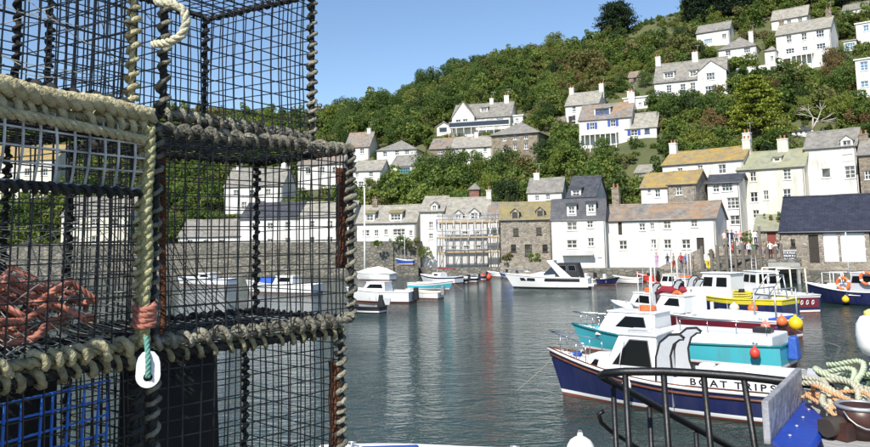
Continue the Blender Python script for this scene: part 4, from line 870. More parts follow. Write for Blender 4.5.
class Boat:
    def __init__(s, name, label, bow, stern, B, fb, top='white_hull', strake=None, boot='white_paint', anti='red_antifoul', gun='varnish', sh=.14, fd=.6, rake=.5, stern_w=.8, deck='deck_white', floor=.2, cat='boat', group=None, world=False):
        b = Vector(bow) if world else at_z(*bow); t = Vector(stern) if world else at_z(*stern); d = b - t; s.L = L = math.hypot(d.x, d.y); s.B = B; s.fb = fb; s.stern_w = stern_w; s.rake = rake
        s.T = thing(name, label, cat, (t.x, t.y, 0), math.atan2(d.y, d.x), group); n = 18; s.n = n
        hb = MB(); rows = []
        for i in range(n + 1):
            x, rw = i / n, []
            zs = s.sheer(x)
            lv = [-.35, -.03, .07, .16, .16 + (zs - sh - .16) * .5, zs - sh, zs]
            for z in lv: rw.append(s.pt(x, z))
            rows.append(rw)
        R_ = len(rows[0]); mats = [1, 1, 2, 0, 0, 3]
        for sg in (1, -1):
            o = len(hb.v)
            for rw in rows:
                for p in rw: hb.v.append((p[0], p[1] * sg, p[2]))
            for i in range(n):
                for j in range(R_ - 1):
                    q = (o + i * R_ + j, o + (i + 1) * R_ + j, o + (i + 1) * R_ + j + 1, o + i * R_ + j + 1)
                    hb.face(q if sg < 0 else q[::-1], mats[j], True)
        for j in range(R_ - 1):              # transom
            p, q = rows[0][j], rows[0][j + 1]; hb.poly([(p[0], p[1], p[2]), (p[0], -p[1], p[2]), (q[0], -q[1], q[2]), (q[0], q[1], q[2])], mats[j])
        s.hull = hb.build('hull', [top, anti, boot, strake or top], s.T)
        # decks
        db = MB(); k0 = int(fd * n)
        for i in range(k0, n):
            a, b2 = s.pt(i / n, s.sheer(i / n) - .05), s.pt((i + 1) / n, s.sheer((i + 1) / n) - .05); cz = .06
            db.poly([(a[0], -a[1], a[2]), (b2[0], -b2[1], b2[2]), (b2[0], 0, b2[2] + cz), (a[0], 0, a[2] + cz)]); db.poly([(a[0], 0, a[2] + cz), (b2[0], 0, b2[2] + cz), (b2[0], b2[1], b2[2]), (a[0], a[1], a[2])])
        a = s.pt(k0 / n, s.sheer(k0 / n) - .05); db.poly([(a[0], -a[1], a[2]), (a[0], a[1], a[2]), (a[0], a[1], floor), (a[0], -a[1], floor)])
        for i in range(k0):
            a, b2 = s.pt(i / n, floor + .1), s.pt((i + 1) / n, floor + .1); w1, w2 = a[1] * .93, b2[1] * .93
            db.poly([(a[0] + .03, -w1, floor), (b2[0] + .03, -w2, floor), (b2[0] + .03, w2, floor), (a[0] + .03, w1, floor)])
            for sg in (1, -1):
                c, e = s.pt(i / n, s.sheer(i / n)), s.pt((i + 1) / n, s.sheer((i + 1) / n))
                db.poly([(a[0], w1 * sg, floor), (b2[0], w2 * sg, floor), (e[0], (e[1] - .05) * sg, e[2]), (c[0], (c[1] - .05) * sg, c[2])])
        db.build('deck', deck, s.T)
        gb = MB()
        for sg in (1, -1): gb.tube([(p[0], p[1] * sg, p[2]) for p in (s.pt(i / n, s.sheer(i / n)) for i in range(n + 1))], .045, 6)
        p = s.pt(0, s.sheer(0)); gb.tube([(p[0], -p[1], p[2]), (p[0], p[1], p[2])], .045, 6)
        gb.build('gunwale', gun, s.T)
        for t in (.1, .9):
            for sg in (1, -1):
                q = s.pt(t, s.sheer(t)); cl = MB(); y = (q[1] - .1) * sg; cl.tube([(q[0] - .09, y, q[2] + .1), (q[0] + .09, y, q[2] + .1)], .018, 5); cl.tube([(q[0], y, q[2] - .04), (q[0], y, q[2] + .1)], .02, 5); cl.build('cleat', 'galvanised', s.T, uv=False)
        if L > 3.0:
            q = s.pt(.97, s.sheer(.97)); z0 = q[2]; ml = MB(); ml.rope([(q[0] + 1.6 * k / 6, .25 * k / 6, z0 - (z0 + .25) * (k / 6) ** .8) for k in range(7)], .014, .1, n=4, seg=4); ml.build('mooring_line', 'line_grey', s.T, uv=False)
    def xat(s, px, side=1.0):                 # distance from the stern of the point of the near side in column px
        d = ray(px, 300); a = s.T.rotation_euler.z; c, q = math.cos(a), math.sin(a); l = s.T.location; w = s.B / 2 * side
        ox, oy = l.x - w * q, l.y + w * c; den = c * d.y - q * d.x
        return (oy * d.x - ox * d.y) / den if abs(den) > 1e-6 else 0
    def sheer(s, t):
        a, m, b = s.fb; return a + (m - a) * min(1, t / .4) ** .8 if t < .4 else m + (b - m) * ((t - .4) / .6) ** 1.9
    def half(s, t):
        return s.B / 2 * (s.stern_w + (1 - s.stern_w) * math.sin(min(1, t / .45) * math.pi / 2)) if t < .45 else s.B / 2 * max(.012, 1 - ((t - .45) / .55) ** 2.5)
    def pt(s, t, z):
        zs = s.sheer(t); h = s.half(t); hw = h * (.9 - .55 * t * t); f = max(0, z) / zs
        y = hw + (h - hw) * f ** .8 if z >= 0 else hw * max(.15, 1 + z / .5)
        return (t * s.L + s.rake * t ** 5 * min(1.05, f) - .08 * (1 - t) * 0, y, z)
    def prism(s, name, m, x0, x1, w, z0, z1, rf=.0, rb=.0, taper=.9, wins=(), roof=None, parent=None, glass='boat_glass', over=.06, wf=None):
        """cabin: front raked by rf, back by rb; wins: (face, u0, u1, v0, v1[, slant])"""
        w2 = (wf or w) / 2; w1 = w / 2; lo = [(x0, -w1, z0), (x1, -w2, z0), (x1, w2, z0), (x0, w1, z0)]; hi = [(x0 + rb, -w1 * taper, z1), (x1 - rf, -w2 * taper, z1), (x1 - rf, w2 * taper, z1), (x0 + rb, w1 * taper, z1)]
        me = MB(); me.hexa(lo, hi); o = me.build(name, m, parent or s.T)
        bv = o.modifiers.new('edge', 'BEVEL'); bv.width = .05; bv.segments = 2; bv.limit_method = 'ANGLE'
        if roof:
            rb_ = MB(); p = [Vector(q) for q in hi]; c = sum(p, Vector()) / 4; e = [q + (q - c).normalized() * over for q in p]; rb_.hexa(e, [q + Vector((0, 0, .06)) for q in e]); ro = rb_.build('roof', roof, o)
            bv = ro.modifiers.new('edge', 'BEVEL'); bv.width = .025; bv.segments = 2
        F_ = {'port': (lo[2], lo[3], hi[3], hi[2]), 'star': (lo[0], lo[1], hi[1], hi[0]), 'front': (lo[1], lo[2], hi[2], hi[1]), 'back': (lo[3], lo[0], hi[0], hi[3])}
        for q in wins:
            A, B_, C, D = [Vector(v) for v in F_[q[0]]]; sl = q[5] if len(q) > 5 else 0
            P = lambda u, v: (A * (1 - u) + B_ * u) * (1 - v) + (D * (1 - u) + C * u) * v
            nn = (B_ - A).cross(D - A).normalized(); u0, u1, v0, v1 = q[1:5]
            pts = [P(u0, v0), P(u1, v0), P(u1 - abs(sl) * .6, v1), P(u0 + abs(sl), v1)]
            cc = sum(pts, Vector()) / 4; rim = [cc + (p - cc) * 1.0 + (p - cc).normalized() * .035 for p in pts]
            fmx = MB(); fmx.hexa([p - nn * .01 for p in rim], [p + nn * .008 for p in rim], 1); fmx.hexa([p + nn * .0081 for p in pts], [p + nn * .018 for p in pts], 0)
            fmx.build('window', [glass, 'grey_rubber'], o)
        return o
    def rail(s, name, pts, r=.018, m='stainless', n=6):
        mb = MB(); mb.tube(pts, r, n); return mb.build(name, m, s.T, uv=False)
    def world(s, x, y, z):
        a = s.T.rotation_euler.z; c, q = math.cos(a), math.sin(a); l = s.T.location; return Vector((l.x + x * c - y * q, l.y + x * q + y * c, z))
    def pulpit(s, t0=.8, h=.55, m='stainless'):
        e = [s.pt(t, s.sheer(t)) for t in (t0, .88, .95, 1.0)]
        pts = [(p[0] - .05, p[1] * .9, p[2] + h) for p in e] + [(p[0] - .05, -p[1] * .9, p[2] + h) for p in e[-2::-1]]
        s.rail('pulpit_rail', pts, .016, m)
        for p in e[:3]:
            for sg in (1, -1): s.rail('stanchion', [(p[0] - .05, p[1] * .9 * sg, p[2] - .02), (p[0] - .05, p[1] * .9 * sg, p[2] + h)], .013, m, 5)
    def curl(s, name, x, w, z0, z1, m='canvas_grey'):
        """curved side wing behind a wheelhouse"""
        for sg in (1, -1):
            mb = MB(); prof = [(x + .25, z0), (x + .22, z0 + (z1 - z0) * .5), (x + .1, z0 + (z1 - z0) * .8), (x - .15, z1 - .05), (x - .42, z1 - .02), (x - .55, z1 - .12)]
            inn = [(x - .3, z0), (x - .18, z0 + (z1 - z0) * .3), (x - .16, z0 + (z1 - z0) * .55), (x - .26, z0 + (z1 - z0) * .78), (x - .42, z1 - .16), (x - .53, z1 - .15)]
            for k in range(5):
                q = [prof[k], inn[k], inn[k + 1], prof[k + 1]]; mb.hexa([(p[0], w * sg - .012, p[1]) for p in q], [(p[0], w * sg + .012, p[1]) for p in q])
            mb.tube([(p[0], w * sg, p[1]) for p in prof], .035, 5, 1); mb.tube([(p[0], w * sg, p[1]) for p in inn], .03, 5, 1)
            mb.build(name, [m, 'canvas_black'], s.T)
def ball(name, label, P, r, m, group=None, stretch=1.15, cat='buoy'):
    T = thing(name, label, cat, P, 0, group); mb = MB(); mb.lathe([(r * .05, -r * stretch)] + [(r * math.sin(a), -r * stretch * math.cos(a)) for a in (.4, .8, 1.2, 1.57, 1.95, 2.35, 2.75)] + [(r * .2, r * stretch), (r * .18, r * (stretch + .22)), (r * .03, r * (stretch + .25))], 12); mb.build('float', m, T)
    e = MB(); e.tube([(math.cos(a) * r * .13, 0, r * (stretch + .25) + math.sin(a) * r * .13) for a in [k * .785 for k in range(8)]], r * .05, 5, closed=True); e.build('eye', 'grey_rubber', T); return T
def text_mesh(txt, size, m, parent, loc, rot, ext=.004, name='lettering'):
    cu = bpy.data.curves.new('t', 'FONT'); cu.body = txt; cu.size = size; cu.extrude = ext; cu.align_x = 'CENTER'; cu.offset = .006; tmp = bpy.data.objects.new('t', cu); COL.objects.link(tmp)
    me = bpy.data.meshes.new_from_object(tmp.evaluated_get(bpy.context.evaluated_depsgraph_get())); bpy.data.objects.remove(tmp); bpy.data.curves.remove(cu)
    me.materials.clear(); me.materials.append(MATS[m]); o = share(name, me, parent, loc, rot); return o

# near boat: navy launch with the board BOAT TRIPS
b = Boat('trip_boat', 'navy launch with white wheelhouse and BOAT TRIPS board, nearest in the harbour', (563, 394), (838, 424), 2.3, (.72, .74, 1.3), 'navy_hull', 'navy_hull', gun='varnish', fd=.52, rake=.42)
L = b.L; n = b.n; T = b.T
for z_, nm in ((.17, 'rubbing_strake'), (.02, 'sheer_stripe')):
    mb = MB()
    for sg in (1, -1): mb.tube([(q[0], q[1] * sg + .01 * sg, q[2]) for q in (b.pt(i / n, b.sheer(i / n) - z_) for i in range(n + 1))], .035 if z_ > .1 else .05, 6)
    mb.build(nm, 'varnish' if z_ > .1 else 'white_paint', T)
xa, xb, xc, xd = b.xat(653, .7), b.xat(597, .6), b.xat(571, .3), b.xat(693)
b.prism('coachroof', 'deck_white', xb - .3, xc, 1.4, .8, 1.26, .5, 0, .85, [('port', .34, .58, .35, .72, .05), ('star', .42, .66, .35, .72, .05)], wf=.7)
wh = b.prism('wheelhouse', 'white_hull', xa, xb, 1.65, .7, 1.88, .55, 0, .86, [('port', .14, .9, .34, .9, .2), ('star', .1, .84, .36, .88, .2), ('front', .06, .47, .35, .9, .02), ('front', .53, .94, .35, .9, .02)], roof='white_hull', wf=1.45)
b.rail('grab_rail', [(xa + .2, .5, 1.94), (xa + .2, .5, 2.0), (xb - .8, .5, 2.0), (xb - .8, .5, 1.94)], .012)
b.rail('window_bar', [(xb - .62, .83, 1.12), (xb - .74, .77, 1.8)], .014, 'white_paint')
b.curl('side_wing', xa - .22, .79, .72, 2.02); xe = b.xat(800, -.2)
b.prism('engine_box', 'white_paint', xe, b.xat(712, 0), 1.0, .2, 1.16, 0, 0, .97)
mb = MB()
for sg in (1, -1): mb.box(.1, xa - .5, 1.0 * sg - .02, 1.0 * sg + .02, .76, .94)
mb.build('coaming', 'deck_white', T)
bd = MB(); x0, x1 = b.xat(800), b.xat(680); bd.box(x0, x1, 1.12, 1.145, .80, 1.02); bo = bd.build('name_board', 'white_paint', T)
xx = b.xat(683.5)
for ch, adv in zip('BOAT TRIPS', (.24, .27, .24, .22, .12, .22, .23, .12, .22, .21)):
    if ch != ' ': text_mesh(ch, .225, 'black_paint', bo, (xx - adv / 2, 1.1465, .82), (R(90), 0, R(180)), .002, 'letter').scale = (1.25, 1, 1)
    xx -= adv
for k in range(2): b.prism('seat_back', 'white_plastic', x1 - .5 - k * .6, x1 - .05 - k * .6, .4, .9, 1.2, .05, .05, .8)
b.pulpit(.84, .5)
mb = MB(); mb.rope([(L * .93 + .1 * math.cos(k * .7) * (1 + k * .02), .12 * math.sin(k * .7), 1.12 + k * .005) for k in range(22)], .025); mb.build('rope_coil', 'blue_tarp', T)
b.rail('whip_aerial', [(xa + .5, -.4, 2.0), (xa + .48, -.42, 3.4)], .012, 'white_paint')
P = b.world(b.xat(622), 1.1, .62); ball('fender', 'white teardrop fender hanging on the side of the navy launch', P, .13, 'white_plastic', None, 1.5, 'fender')

# aqua boat behind it
b = Boat('aqua_boat', 'turquoise cabin boat moored behind the navy launch', (584, 349), (790, 367.5), 2.5, (.8, .72, 1.0), 'aqua_hull', 'teal_trim', gun='teal_trim', fd=.62, rake=.5, sh=.06)
L = b.L; T = b.T; xa, xb = b.xat(652, .7), b.xat(592, .6)
b.prism('cabin', 'white_hull', xa, xb, 1.7, .7, 1.62, .6, 0, .85, [('port', .3, .85, .42, .85, .12), ('star', .15, .7, .42, .85, .12), ('front', .06, .47, .3, .9), ('front', .53, .94, .3, .9)], roof='white_hull', wf=1.4)
b.prism('coaming', 'deck_white', .25, xa - .15, 1.9, .6, 1.12, 0, 0, .97)
for k in range(4): b.rail('rail_post', [(.4 + k * 1.0, .95, 1.1), (.4 + k * 1.0, .95, 1.55)], .012)
b.rail('side_rail', [(.4, .95, 1.55), (3.4, .95, 1.55)], .012)
b.prism('foredeck_hatch', 'aqua_hull', L * .84, L * .92, .5, .8, .98, 0, 0, .9)
b.rail('mast', [(xa + .4, 0, 1.6), (xa + .4, 0, 3.8)], .03, 'white_paint'); b.rail('whip_aerial', [(xa + .7, .5, 1.6), (xa + .72, .5, 3.2)], .012, 'white_paint')
b.pulpit(.84, .5); b.prism('motor_cover', 'blue_tarp', -.35, .0, .5, .3, 1.05, .05, .05, .8)
mb = MB(); mb.rope([(xa + .6 + .3 * math.cos(k * .6), .3 * math.sin(k * .6), 1.72 + .006 * k) for k in range(26)], .05); mb.build('rope_coil', 'orange_plastic', T)
b.prism('fish_box', 'black_paint', .5, 1.1, .5, 1.1, 1.3, 0, 0, 1.08)
ball('mooring_buoy', 'red teardrop buoy hanging on the side of the turquoise boat', b.world(b.xat(752), 1.3, .58), .17, 'red_rubber', 'round buoys on the boats')
# white boat with grey canopies between the turquoise and maroon boats
b = Boat('canopy_boat', 'white boat with curved grey canopies and orange gear amidships', (618, 319), (702, 329), 2.2, (.75, .72, 1.0), 'white_hull', gun='white_paint', fd=.6)
L = b.L; b.prism('cabin', 'white_hull', L * .42, L * .78, 1.5, .7, 1.55, .5, 0, .85, [('port', .25, .85, .45, .88, .12), ('front', .1, .9, .35, .9)], roof='white_hull', wf=1.1)
b.curl('side_wing', L * .40, .74, .7, 2.2); b.curl('rear_wing', L * .15, .74, .7, 2.4)
b.prism('tall_locker', 'white_paint', L * .02, L * .14, 1.2, .3, 2.0, 0, 0, .98); b.rail('mast', [(L * .5, 0, 1.5), (L * .5, 0, 4.2)], .03, 'white_paint'); b.rail('rear_mast', [(L * .25, .3, .7), (L * .25, .3, 3.8)], .025, 'galvanised')
mb = MB(); mb.rope([(L * .55 + .35 * math.cos(k * .6), .3 * math.sin(k * .6), 1.66 + .006 * k) for k in range(26)], .05); mb.build('rope_coil', 'orange_plastic', b.T)
b.prism('orange_crate', 'orange_plastic', L * .2, L * .33, .8, .5, 1.3, 0, 0, 1.05); b.prism('salmon_crate', 'salmon_plastic', L * .36, L * .42, .9, .7, 1.35, 0, 0, 1.05)
for x, y, h_ in ((.3, -.5, 3.2), (.62, .3, 2.9), (.1, .5, 3.0)): b.rail('fishing_rod', [(L * x, y, .7), (L * x - .15, y, h_)], .015, 'galvanised')
lb_ = MB(); lb_.tube([(L * .12 + .3 * math.cos(k * math.pi / 8), .8, 1.5 + .3 * math.sin(k * math.pi / 8)) for k in range(16)], .08, 7, closed=True); lb_.build('life_ring', 'orange_plastic', b.T)
# maroon striped boat
b = Boat('maroon_boat', 'white boat with broad maroon band and blue stern, buoys at its quarter', (640, 324), (792, 339), 2.5, (.8, .75, 1.0), 'maroon_hull', 'white_hull', gun='white_paint', fd=.62, sh=.1, boot='white_paint')
L = b.L; b.prism('cabin', 'white_hull', L * .60, L * .84, 1.6, .8, 1.6, .5, 0, .85, [('port', .3, .85, .42, .85, .12), ('front', .1, .9, .3, .9)], roof='white_hull', wf=1.2)
mb = MB(); mb.tube([(L * .86, .1, 1.65), (L * .8, .12, 1.85), (L * .66, .1, 1.9), (L * .6, .05, 1.86)], [.06, .17, .19, .08], 8); mb.build('furled_cover', 'canvas_maroon', b.T)
b.prism('coaming', 'deck_white', L * .04, L * .5, 1.9, .6, 1.0, 0, 0, .97); b.prism('stern_locker', 'blue_tarp', L * .0, L * .06, 2.0, .5, .95, 0, 0, .95)
b.rail('mast', [(L * .7, 0, 1.6), (L * .7, 0, 4.3)], .03, 'white_paint')
for k, x in enumerate((.14, .02)):
    for y in (-.85, .85): b.rail('gallows_post', [(L * x, y, .7), (L * x, y, 2.15)], .035, 'galvanised')
    b.rail('gallows_bar', [(L * x, -.85, 2.15), (L * x, .85, 2.15)], .035, 'galvanised')
ball('mooring_buoy', 'yellow buoy at the stern of the maroon banded boat', b.world(-.55, .6, .75), .3, 'yellow_plastic', 'round buoys on the boats', 1.0)
ball('mooring_buoy', 'orange red buoy beside the yellow one at the maroon boat stern', b.world(-.2, 1.05, .85), .22, 'orange_plastic', 'round buoys on the boats', 1.0)
ball('mooring_buoy', 'pink buoy low at the stern of the maroon boat', b.world(.35, 1.4, .62), .2, 'salmon_plastic', 'round buoys on the boats')
mb = MB(); p0 = b.world(-.1, .8, .7); mb.rope([p0, (p0 + Vector((.9, -1.1, -.5))), (p0 + Vector((1.5, -2.0, -.75)))], .018); tag(mb.build('mooring_rope', 'pile_wood'), 'rope running from the maroon boat stern into the water', 'rope')
# yellow and navy boat
b = Boat('yellow_boat', 'yellow topped navy fishing boat with round fenders along its side', (692, 312), (792, 319), 2.5, (1.05, 1.0, 1.3), 'navy_hull', 'yellow_hull', gun='yellow_hull', fd=.55, sh=.27, boot='maroon_hull', anti='maroon_hull', rake=.15)
L = b.L; b.prism('wheelhouse', 'white_hull', L * .5, L * .86, 1.6, .9, 2.35, .35, 0, .92, [('port', .1, .4, .5, .85), ('port', .55, .88, .5, .85), ('front', .1, .9, .45, .9)], roof='deck_white', wf=1.3, over=.12)
mb = MB(); mb.rope([(L * .42 + .5 * math.cos(k * .5), .4 * math.sin(k * .5) + .3, 1.0 + .01 * k) for k in range(40)], .05); mb.build('net_heap', 'yellow_hull', b.T)
b.prism('engine_box', 'deck_grey', L * .22, L * .38, .9, .25, 1.15); b.prism('winch', 'black_paint', L * .43, L * .49, .4, .9, 1.5, .05, .05, .7)
b.rail('mast', [(L * .55, 0, 2.3), (L * .55, 0, 4.6)], .035, 'white_paint')
for y in (-.9, .9): b.rail('gallows_post', [(L * .1, y, .9), (L * .13, y, 2.3)], .04, 'galvanised'); b.rail('gallows_brace', [(L * .3, y, .95), (L * .13, y, 2.3)], .035, 'galvanised')
b.rail('gallows_bar', [(L * .13, -.9, 2.3), (L * .13, .9, 2.3)], .04, 'galvanised')
for x, m_, lab in ((.84, 'salmon_plastic', 'salmon pink fender ball near the bow of the yellow boat'), (.40, 'beige_plastic', 'cream fender ball amidships on the yellow boat'), (.23, 'orange_plastic', 'orange fender ball aft on the yellow boat')):
    ball('fender_ball', lab, b.world(L * x, b.half(x) + .28, .55), .27, m_, 'round buoys on the boats', 1.0, 'fender')
fn = MB(); fn.box(L * .63, L * .66, 1.26, 1.34, .2, .8); fn.build('rubbing_post', 'white_paint', b.T)
# boat with decorated maroon transom behind
b = Boat('script_stern_boat', 'dark boat with a maroon name panel on its stern, behind the yellow boat', (742, 303), (806, 313), 2.4, (1.0, .95, 1.3), 'navy_hull', 'white_hull', gun='white_paint', fd=.6, sh=.12)
L = b.L; b.prism('wheelhouse', 'white_hull', L * .52, L * .8, 1.6, .9, 2.2, .4, 0, .92, [('port', .1, .45, .5, .85), ('port', .55, .9, .5, .85), ('back', .1, .45, .45, .9), ('back', .55, .9, .45, .9)], roof='deck_white')
for x in (.16, .38):
    for y in (-.9, .9): b.rail('frame_post', [(L * x, y, .9), (L * x + .1, y, 2.5)], .05, 'beige_plastic')
    b.rail('frame_bar', [(L * x + .1, -.9, 2.5), (L * x + .1, .9, 2.5)], .05, 'beige_plastic')
mb = MB(); mb.box(-.03, -.006, -.8, .8, .32, .85); np_ = mb.build('name_panel', 'maroon_hull', b.T)
for k in range(4):
    mb = MB(); mb.tube([(-.04, .6 - k * .34 - .1 * math.cos(a) - a * .02, .6 + .13 * math.sin(a * 1.3)) for a in [j * .6 for j in range(9)]], .022, 5); mb.build('lettering', 'white_paint', np_)
# navy boat with lifebuoys at the right
b = Boat('lifebuoy_boat', 'navy boat with white rails and two lifebuoys under the boat shed', (813, 302), (914, 307), 2.4, (.9, .85, 1.3), 'navy_hull', 'navy_hull', gun='white_paint', fd=.6, boot='navy_hull', anti='black_hull')
L = b.L; b.prism('coachroof', 'white_hull', L * .62, L * .86, 1.2, .9, 1.3, .3, 0, .85, wf=.8); b.prism('wheelhouse', 'canvas_grey', L * .3, L * .58, 1.6, .8, 2.0, .3, 0, .92, [('port', .1, .45, .5, .85), ('port', .55, .9, .5, .85)], roof='deck_white')
for x in (.84, .72, .62):
    for y in (-.6, .6): b.rail('rail_post', [(L * x, y, .85), (L * x, y, 2.0)], .025, 'white_paint')
for y in (-.6, .6): b.rail('top_rail', [(L * .84, y, 2.0), (L * .62, y, 2.0)], .025, 'white_paint')
b.rail('mast', [(L * .6, 0, 1.9), (L * .6, 0, 4.6)], .035, 'white_paint'); b.prism('name_plate', 'white_paint', L * .42, L * .55, 2.36, .62, .76)
def lifebuoy(label, P, rz, tilt=.0):
    T = thing('lifebuoy', label, 'lifebuoy', P, rz, 'lifebuoys'); Rr, r = .36, .095; 
    mb = MB(); mb.tube([(Rr * math.cos(k * math.pi / 12), 0, Rr * math.sin(k * math.pi / 12)) for k in range(24)], r, 8, closed=True); mb.build('ring', 'orange_plastic', T)
    for k in range(4):
        a = k * math.pi / 2 + .4; mb = MB(); mb.tube([(Rr * math.cos(a + d), 0, Rr * math.sin(a + d)) for d in (-.16, 0, .16)], r * 1.07, 8); mb.build('band', 'white_plastic', T)
lifebuoy('orange lifebuoy hung low on the rail of the navy boat', b.world(L * .60, 1.0, 1.35), b.T.rotation_euler.z + math.pi)
lifebuoy('orange and white lifebuoy hung high at the right edge of the navy boat', b.world(L * .36, 1.0, 1.72), b.T.rotation_euler.z + math.pi)
ball('mooring_buoy', 'yellow buoy hanging at the bow side of the navy lifebuoy boat', b.world(L * .56, 1.4, .38), .22, 'yellow_plastic', 'round buoys on the boats', 1.0)
# white motor cruiser with black canopy
b = Boat('motor_cruiser', 'sleek white motor cruiser with black canopy in mid harbour', (514, 288), (590, 288.5), 2.5, (.95, 1.05, 1.35), 'white_hull', 'white_hull', gun='white_paint', fd=.42, rake=.9, boot='black_hull', anti='black_hull')
L = b.L
mb = MB()
for sg in (1, -1):
    pts = [b.pt(t, .62 + .1 * t) for t in (.1, .3, .5, .7, .85)]; pts2 = [b.pt(t, .9 + .1 * t) for t in (.1, .3, .5, .7, .85)]
    for k in range(4): mb.hexa([(p[0], p[1] * sg, p[2]) for p in (pts[k], pts[k + 1], pts2[k + 1], pts2[k])], [(p[0], (p[1] + .02) * sg, p[2]) for p in (pts[k], pts[k + 1], pts2[k + 1], pts2[k])])
mb.build('side_stripe', 'black_hull', b.T)
b.prism('foredeck', 'white_hull', L * .42, L * .92, 1.9, 1.0, 1.5, 2.0, 0, .75, wf=.6)
b.prism('windscreen', 'glass', L * .38, L * .58, 1.7, 1.3, 2.15, 1.0, .2, .8)
mb = MB()
for sg in (1, -1): mb.hexa([(L * .20, .95 * sg - .05, 1.0), (L * .34, .95 * sg - .05, 1.0), (L * .34, .95 * sg + .05, 1.0), (L * .20, .95 * sg + .05, 1.0)], [(L * .44, .8 * sg - .05, 2.5), (L * .52, .8 * sg - .05, 2.5), (L * .52, .8 * sg + .05, 2.5), (L * .44, .8 * sg + .05, 2.5)])
mb.box(L * .44, L * .52, -.8, .8, 2.44, 2.56); mb.build('radar_arch', 'white_hull', b.T)
b.prism('canopy', 'canvas_black', L * .08, L * .42, 1.75, .95, 2.3, .1, .35, .85, [('port', .15, .45, .5, .85), ('port', .55, .85, .5, .85)]); b.prism('swim_platform', 'white_hull', -.5, 0, 2.0, .25, .45)
b.pulpit(.6, .4)
# boats at the left end of the harbour
b = Boat('cabin_cruiser', 'white cabin boat with raked windows beside the pots', (352, 302), (413, 303), 2.0, (.85, .85, 1.1), 'white_hull', gun='white_paint', fd=.5, boot='black_hull')
L = b.L; b.prism('cabin', 'white_hull', L * .38, L * .8, 1.5, .8, 1.5, .5, .1, .82, [('port', .15, .9, .42, .82, .1)], roof='white_hull', wf=1.1); b.prism('outboard', 'black_paint', -.45, -.05, .4, .2, 1.15, .05, .05, .8)
b = Boat('rubber_dinghy', 'black rubber dinghy with tipped outboard motor beside the pots', (350, 312), (383, 313), 1.3, (.4, .4, .55), 'black_hull', gun='black_hull', fd=.8, boot='white_paint', anti='black_hull', deck='grey_rubber')
b.prism('outboard', 'black_paint', -.1, .35, .35, .35, 1.15, .1, .15, .7); b.prism('motor_leg', 'deck_grey', -.5, -.2, .12, .5, .95, -.2, -.1, .6)
b = Boat('open_boat', 'pale aqua open boat left of the small sailing boat', (449, 290), (412, 289), 1.9, (.6, .6, .85), 'aqua_hull', 'white_hull', gun='white_paint', fd=.75, sh=.2); b.prism('thwart', 'varnish', b.L * .4, b.L * .46, 1.6, .45, .5)
b = Boat('white_skiff', 'white open skiff with an outboard in front of the aqua boat', (411, 298), (441, 298.5), 1.6, (.5, .5, .7), 'white_hull', gun='beige_plastic', fd=.75); b.prism('outboard', 'grey_rubber', -.35, 0, .3, .25, 1.0, .05, .05, .7); b.prism('thwart', 'beige_plastic', b.L * .4, b.L * .48, 1.3, .38, .43)
b = Boat('small_sailing_boat', 'small white sailing boat with navy stripe and bare mast', (424, 283), (459, 284), 2.0, (.75, .7, .95), 'white_hull', 'navy_hull', gun='white_paint', fd=.45, sh=.18, boot='navy_hull')
L = b.L; b.prism('cabin', 'white_hull', L * .42, L * .75, 1.3, .7, 1.15, .3, 0, .85, [('port', .3, .7, .3, .7)], wf=.8); b.rail('mast', [(L * .6, 0, 1.1), (L * .6, 0, 6.8)], .05, 'stainless'); b.rail('boom', [(L * .6, 0, 1.6), (L * .1, 0, 1.55)], .06, 'canvas_maroon')
b = Boat('covered_boat', 'boat under a spotted cream cover beside the white mast', (358, 279.5), (393, 280), 2.0, (.75, .75, .95), 'white_hull', gun='white_paint', fd=.6); mb = MB(); L = b.L
prof = [(0, .8, .95, .5), (.15, 1.35, 1.0, .3), (.4, 1.6, 1.02, .2), (.7, 1.4, .85, .2), (.98, 1.0, .2, .1)]
for (t0, z0, w0, _), (t1, z1, w1, _) in zip(prof, prof[1:]):
    for sg in (1, -1): mb.poly([(t0 * L, 0, z0), (t1 * L, 0, z1), (t1 * L, w1 * sg, b.sheer(t1) + .02), (t0 * L, w0 * sg, b.sheer(t0) + .02)][::sg])
mb.build('cover', 'spot_cover', b.T)
b = Boat('slip_boat', 'small blue boat hauled out on the harbour wall steps', (Vector(column(399, 101, 0))), (Vector(column(414, 100.6, 0))), 1.5, (.6, .6, .85), 'blue_tarp', gun='white_paint', fd=.6, world=True); b.T.location.z = at(406, 264, 100.8).z - .1
b.rail('mast', [(b.L * .6, 0, .6), (b.L * .6, 0, 4.0)], .035, 'white_paint')
mb = MB(); q = column(398, 101.9, 0); mb.box(q.x, q.x + 2.8, q.y - 2.3, q.y, -1.5, b.T.location.z - .12); tag(mb.build('slip_block', 'quay_stone'), 'stone block carrying the small blue boat', 'stone block')
for k, (bw, st, m_, lab) in enumerate((((455, 283), (468, 283), 'black_hull', 'black tender just right of the small sailing boat'), ((464, 282), (478, 282), 'black_hull', 'black tender second from the small sailing boat'), ((470, 279.5), (486, 280), 'navy_hull', 'navy tender left of the two red buoys'), ((490, 276.5), (506, 277), 'white_hull', 'white tender right of the two red buoys'), ((502, 277.5), (516, 278), 'blue_tarp', 'blue and white boat with outboard under the warehouse'))):
    b = Boat('tender', lab, bw, st, 1.3, (.45, .45, .65), m_, gun='white_paint' if k % 2 else 'grey_rubber', fd=.75, group='tenders under the scaffolding', deck='deck_grey')
    b.prism('outboard', 'black_paint', -.3, 0, .28, .2, .95, .05, .05, .7); b.prism('thwart', 'deck_white', b.L * .4, b.L * .5, 1.0, .33, .38)
for px, lab in ((483, 'left one of two red buoys afloat by the tenders'), (489, 'right one of two red buoys afloat by the tenders')): ball('mooring_buoy', lab, at_z(px, 280) + Vector((0, 0, .35)), .32, 'red_rubber', 'round buoys on the boats')
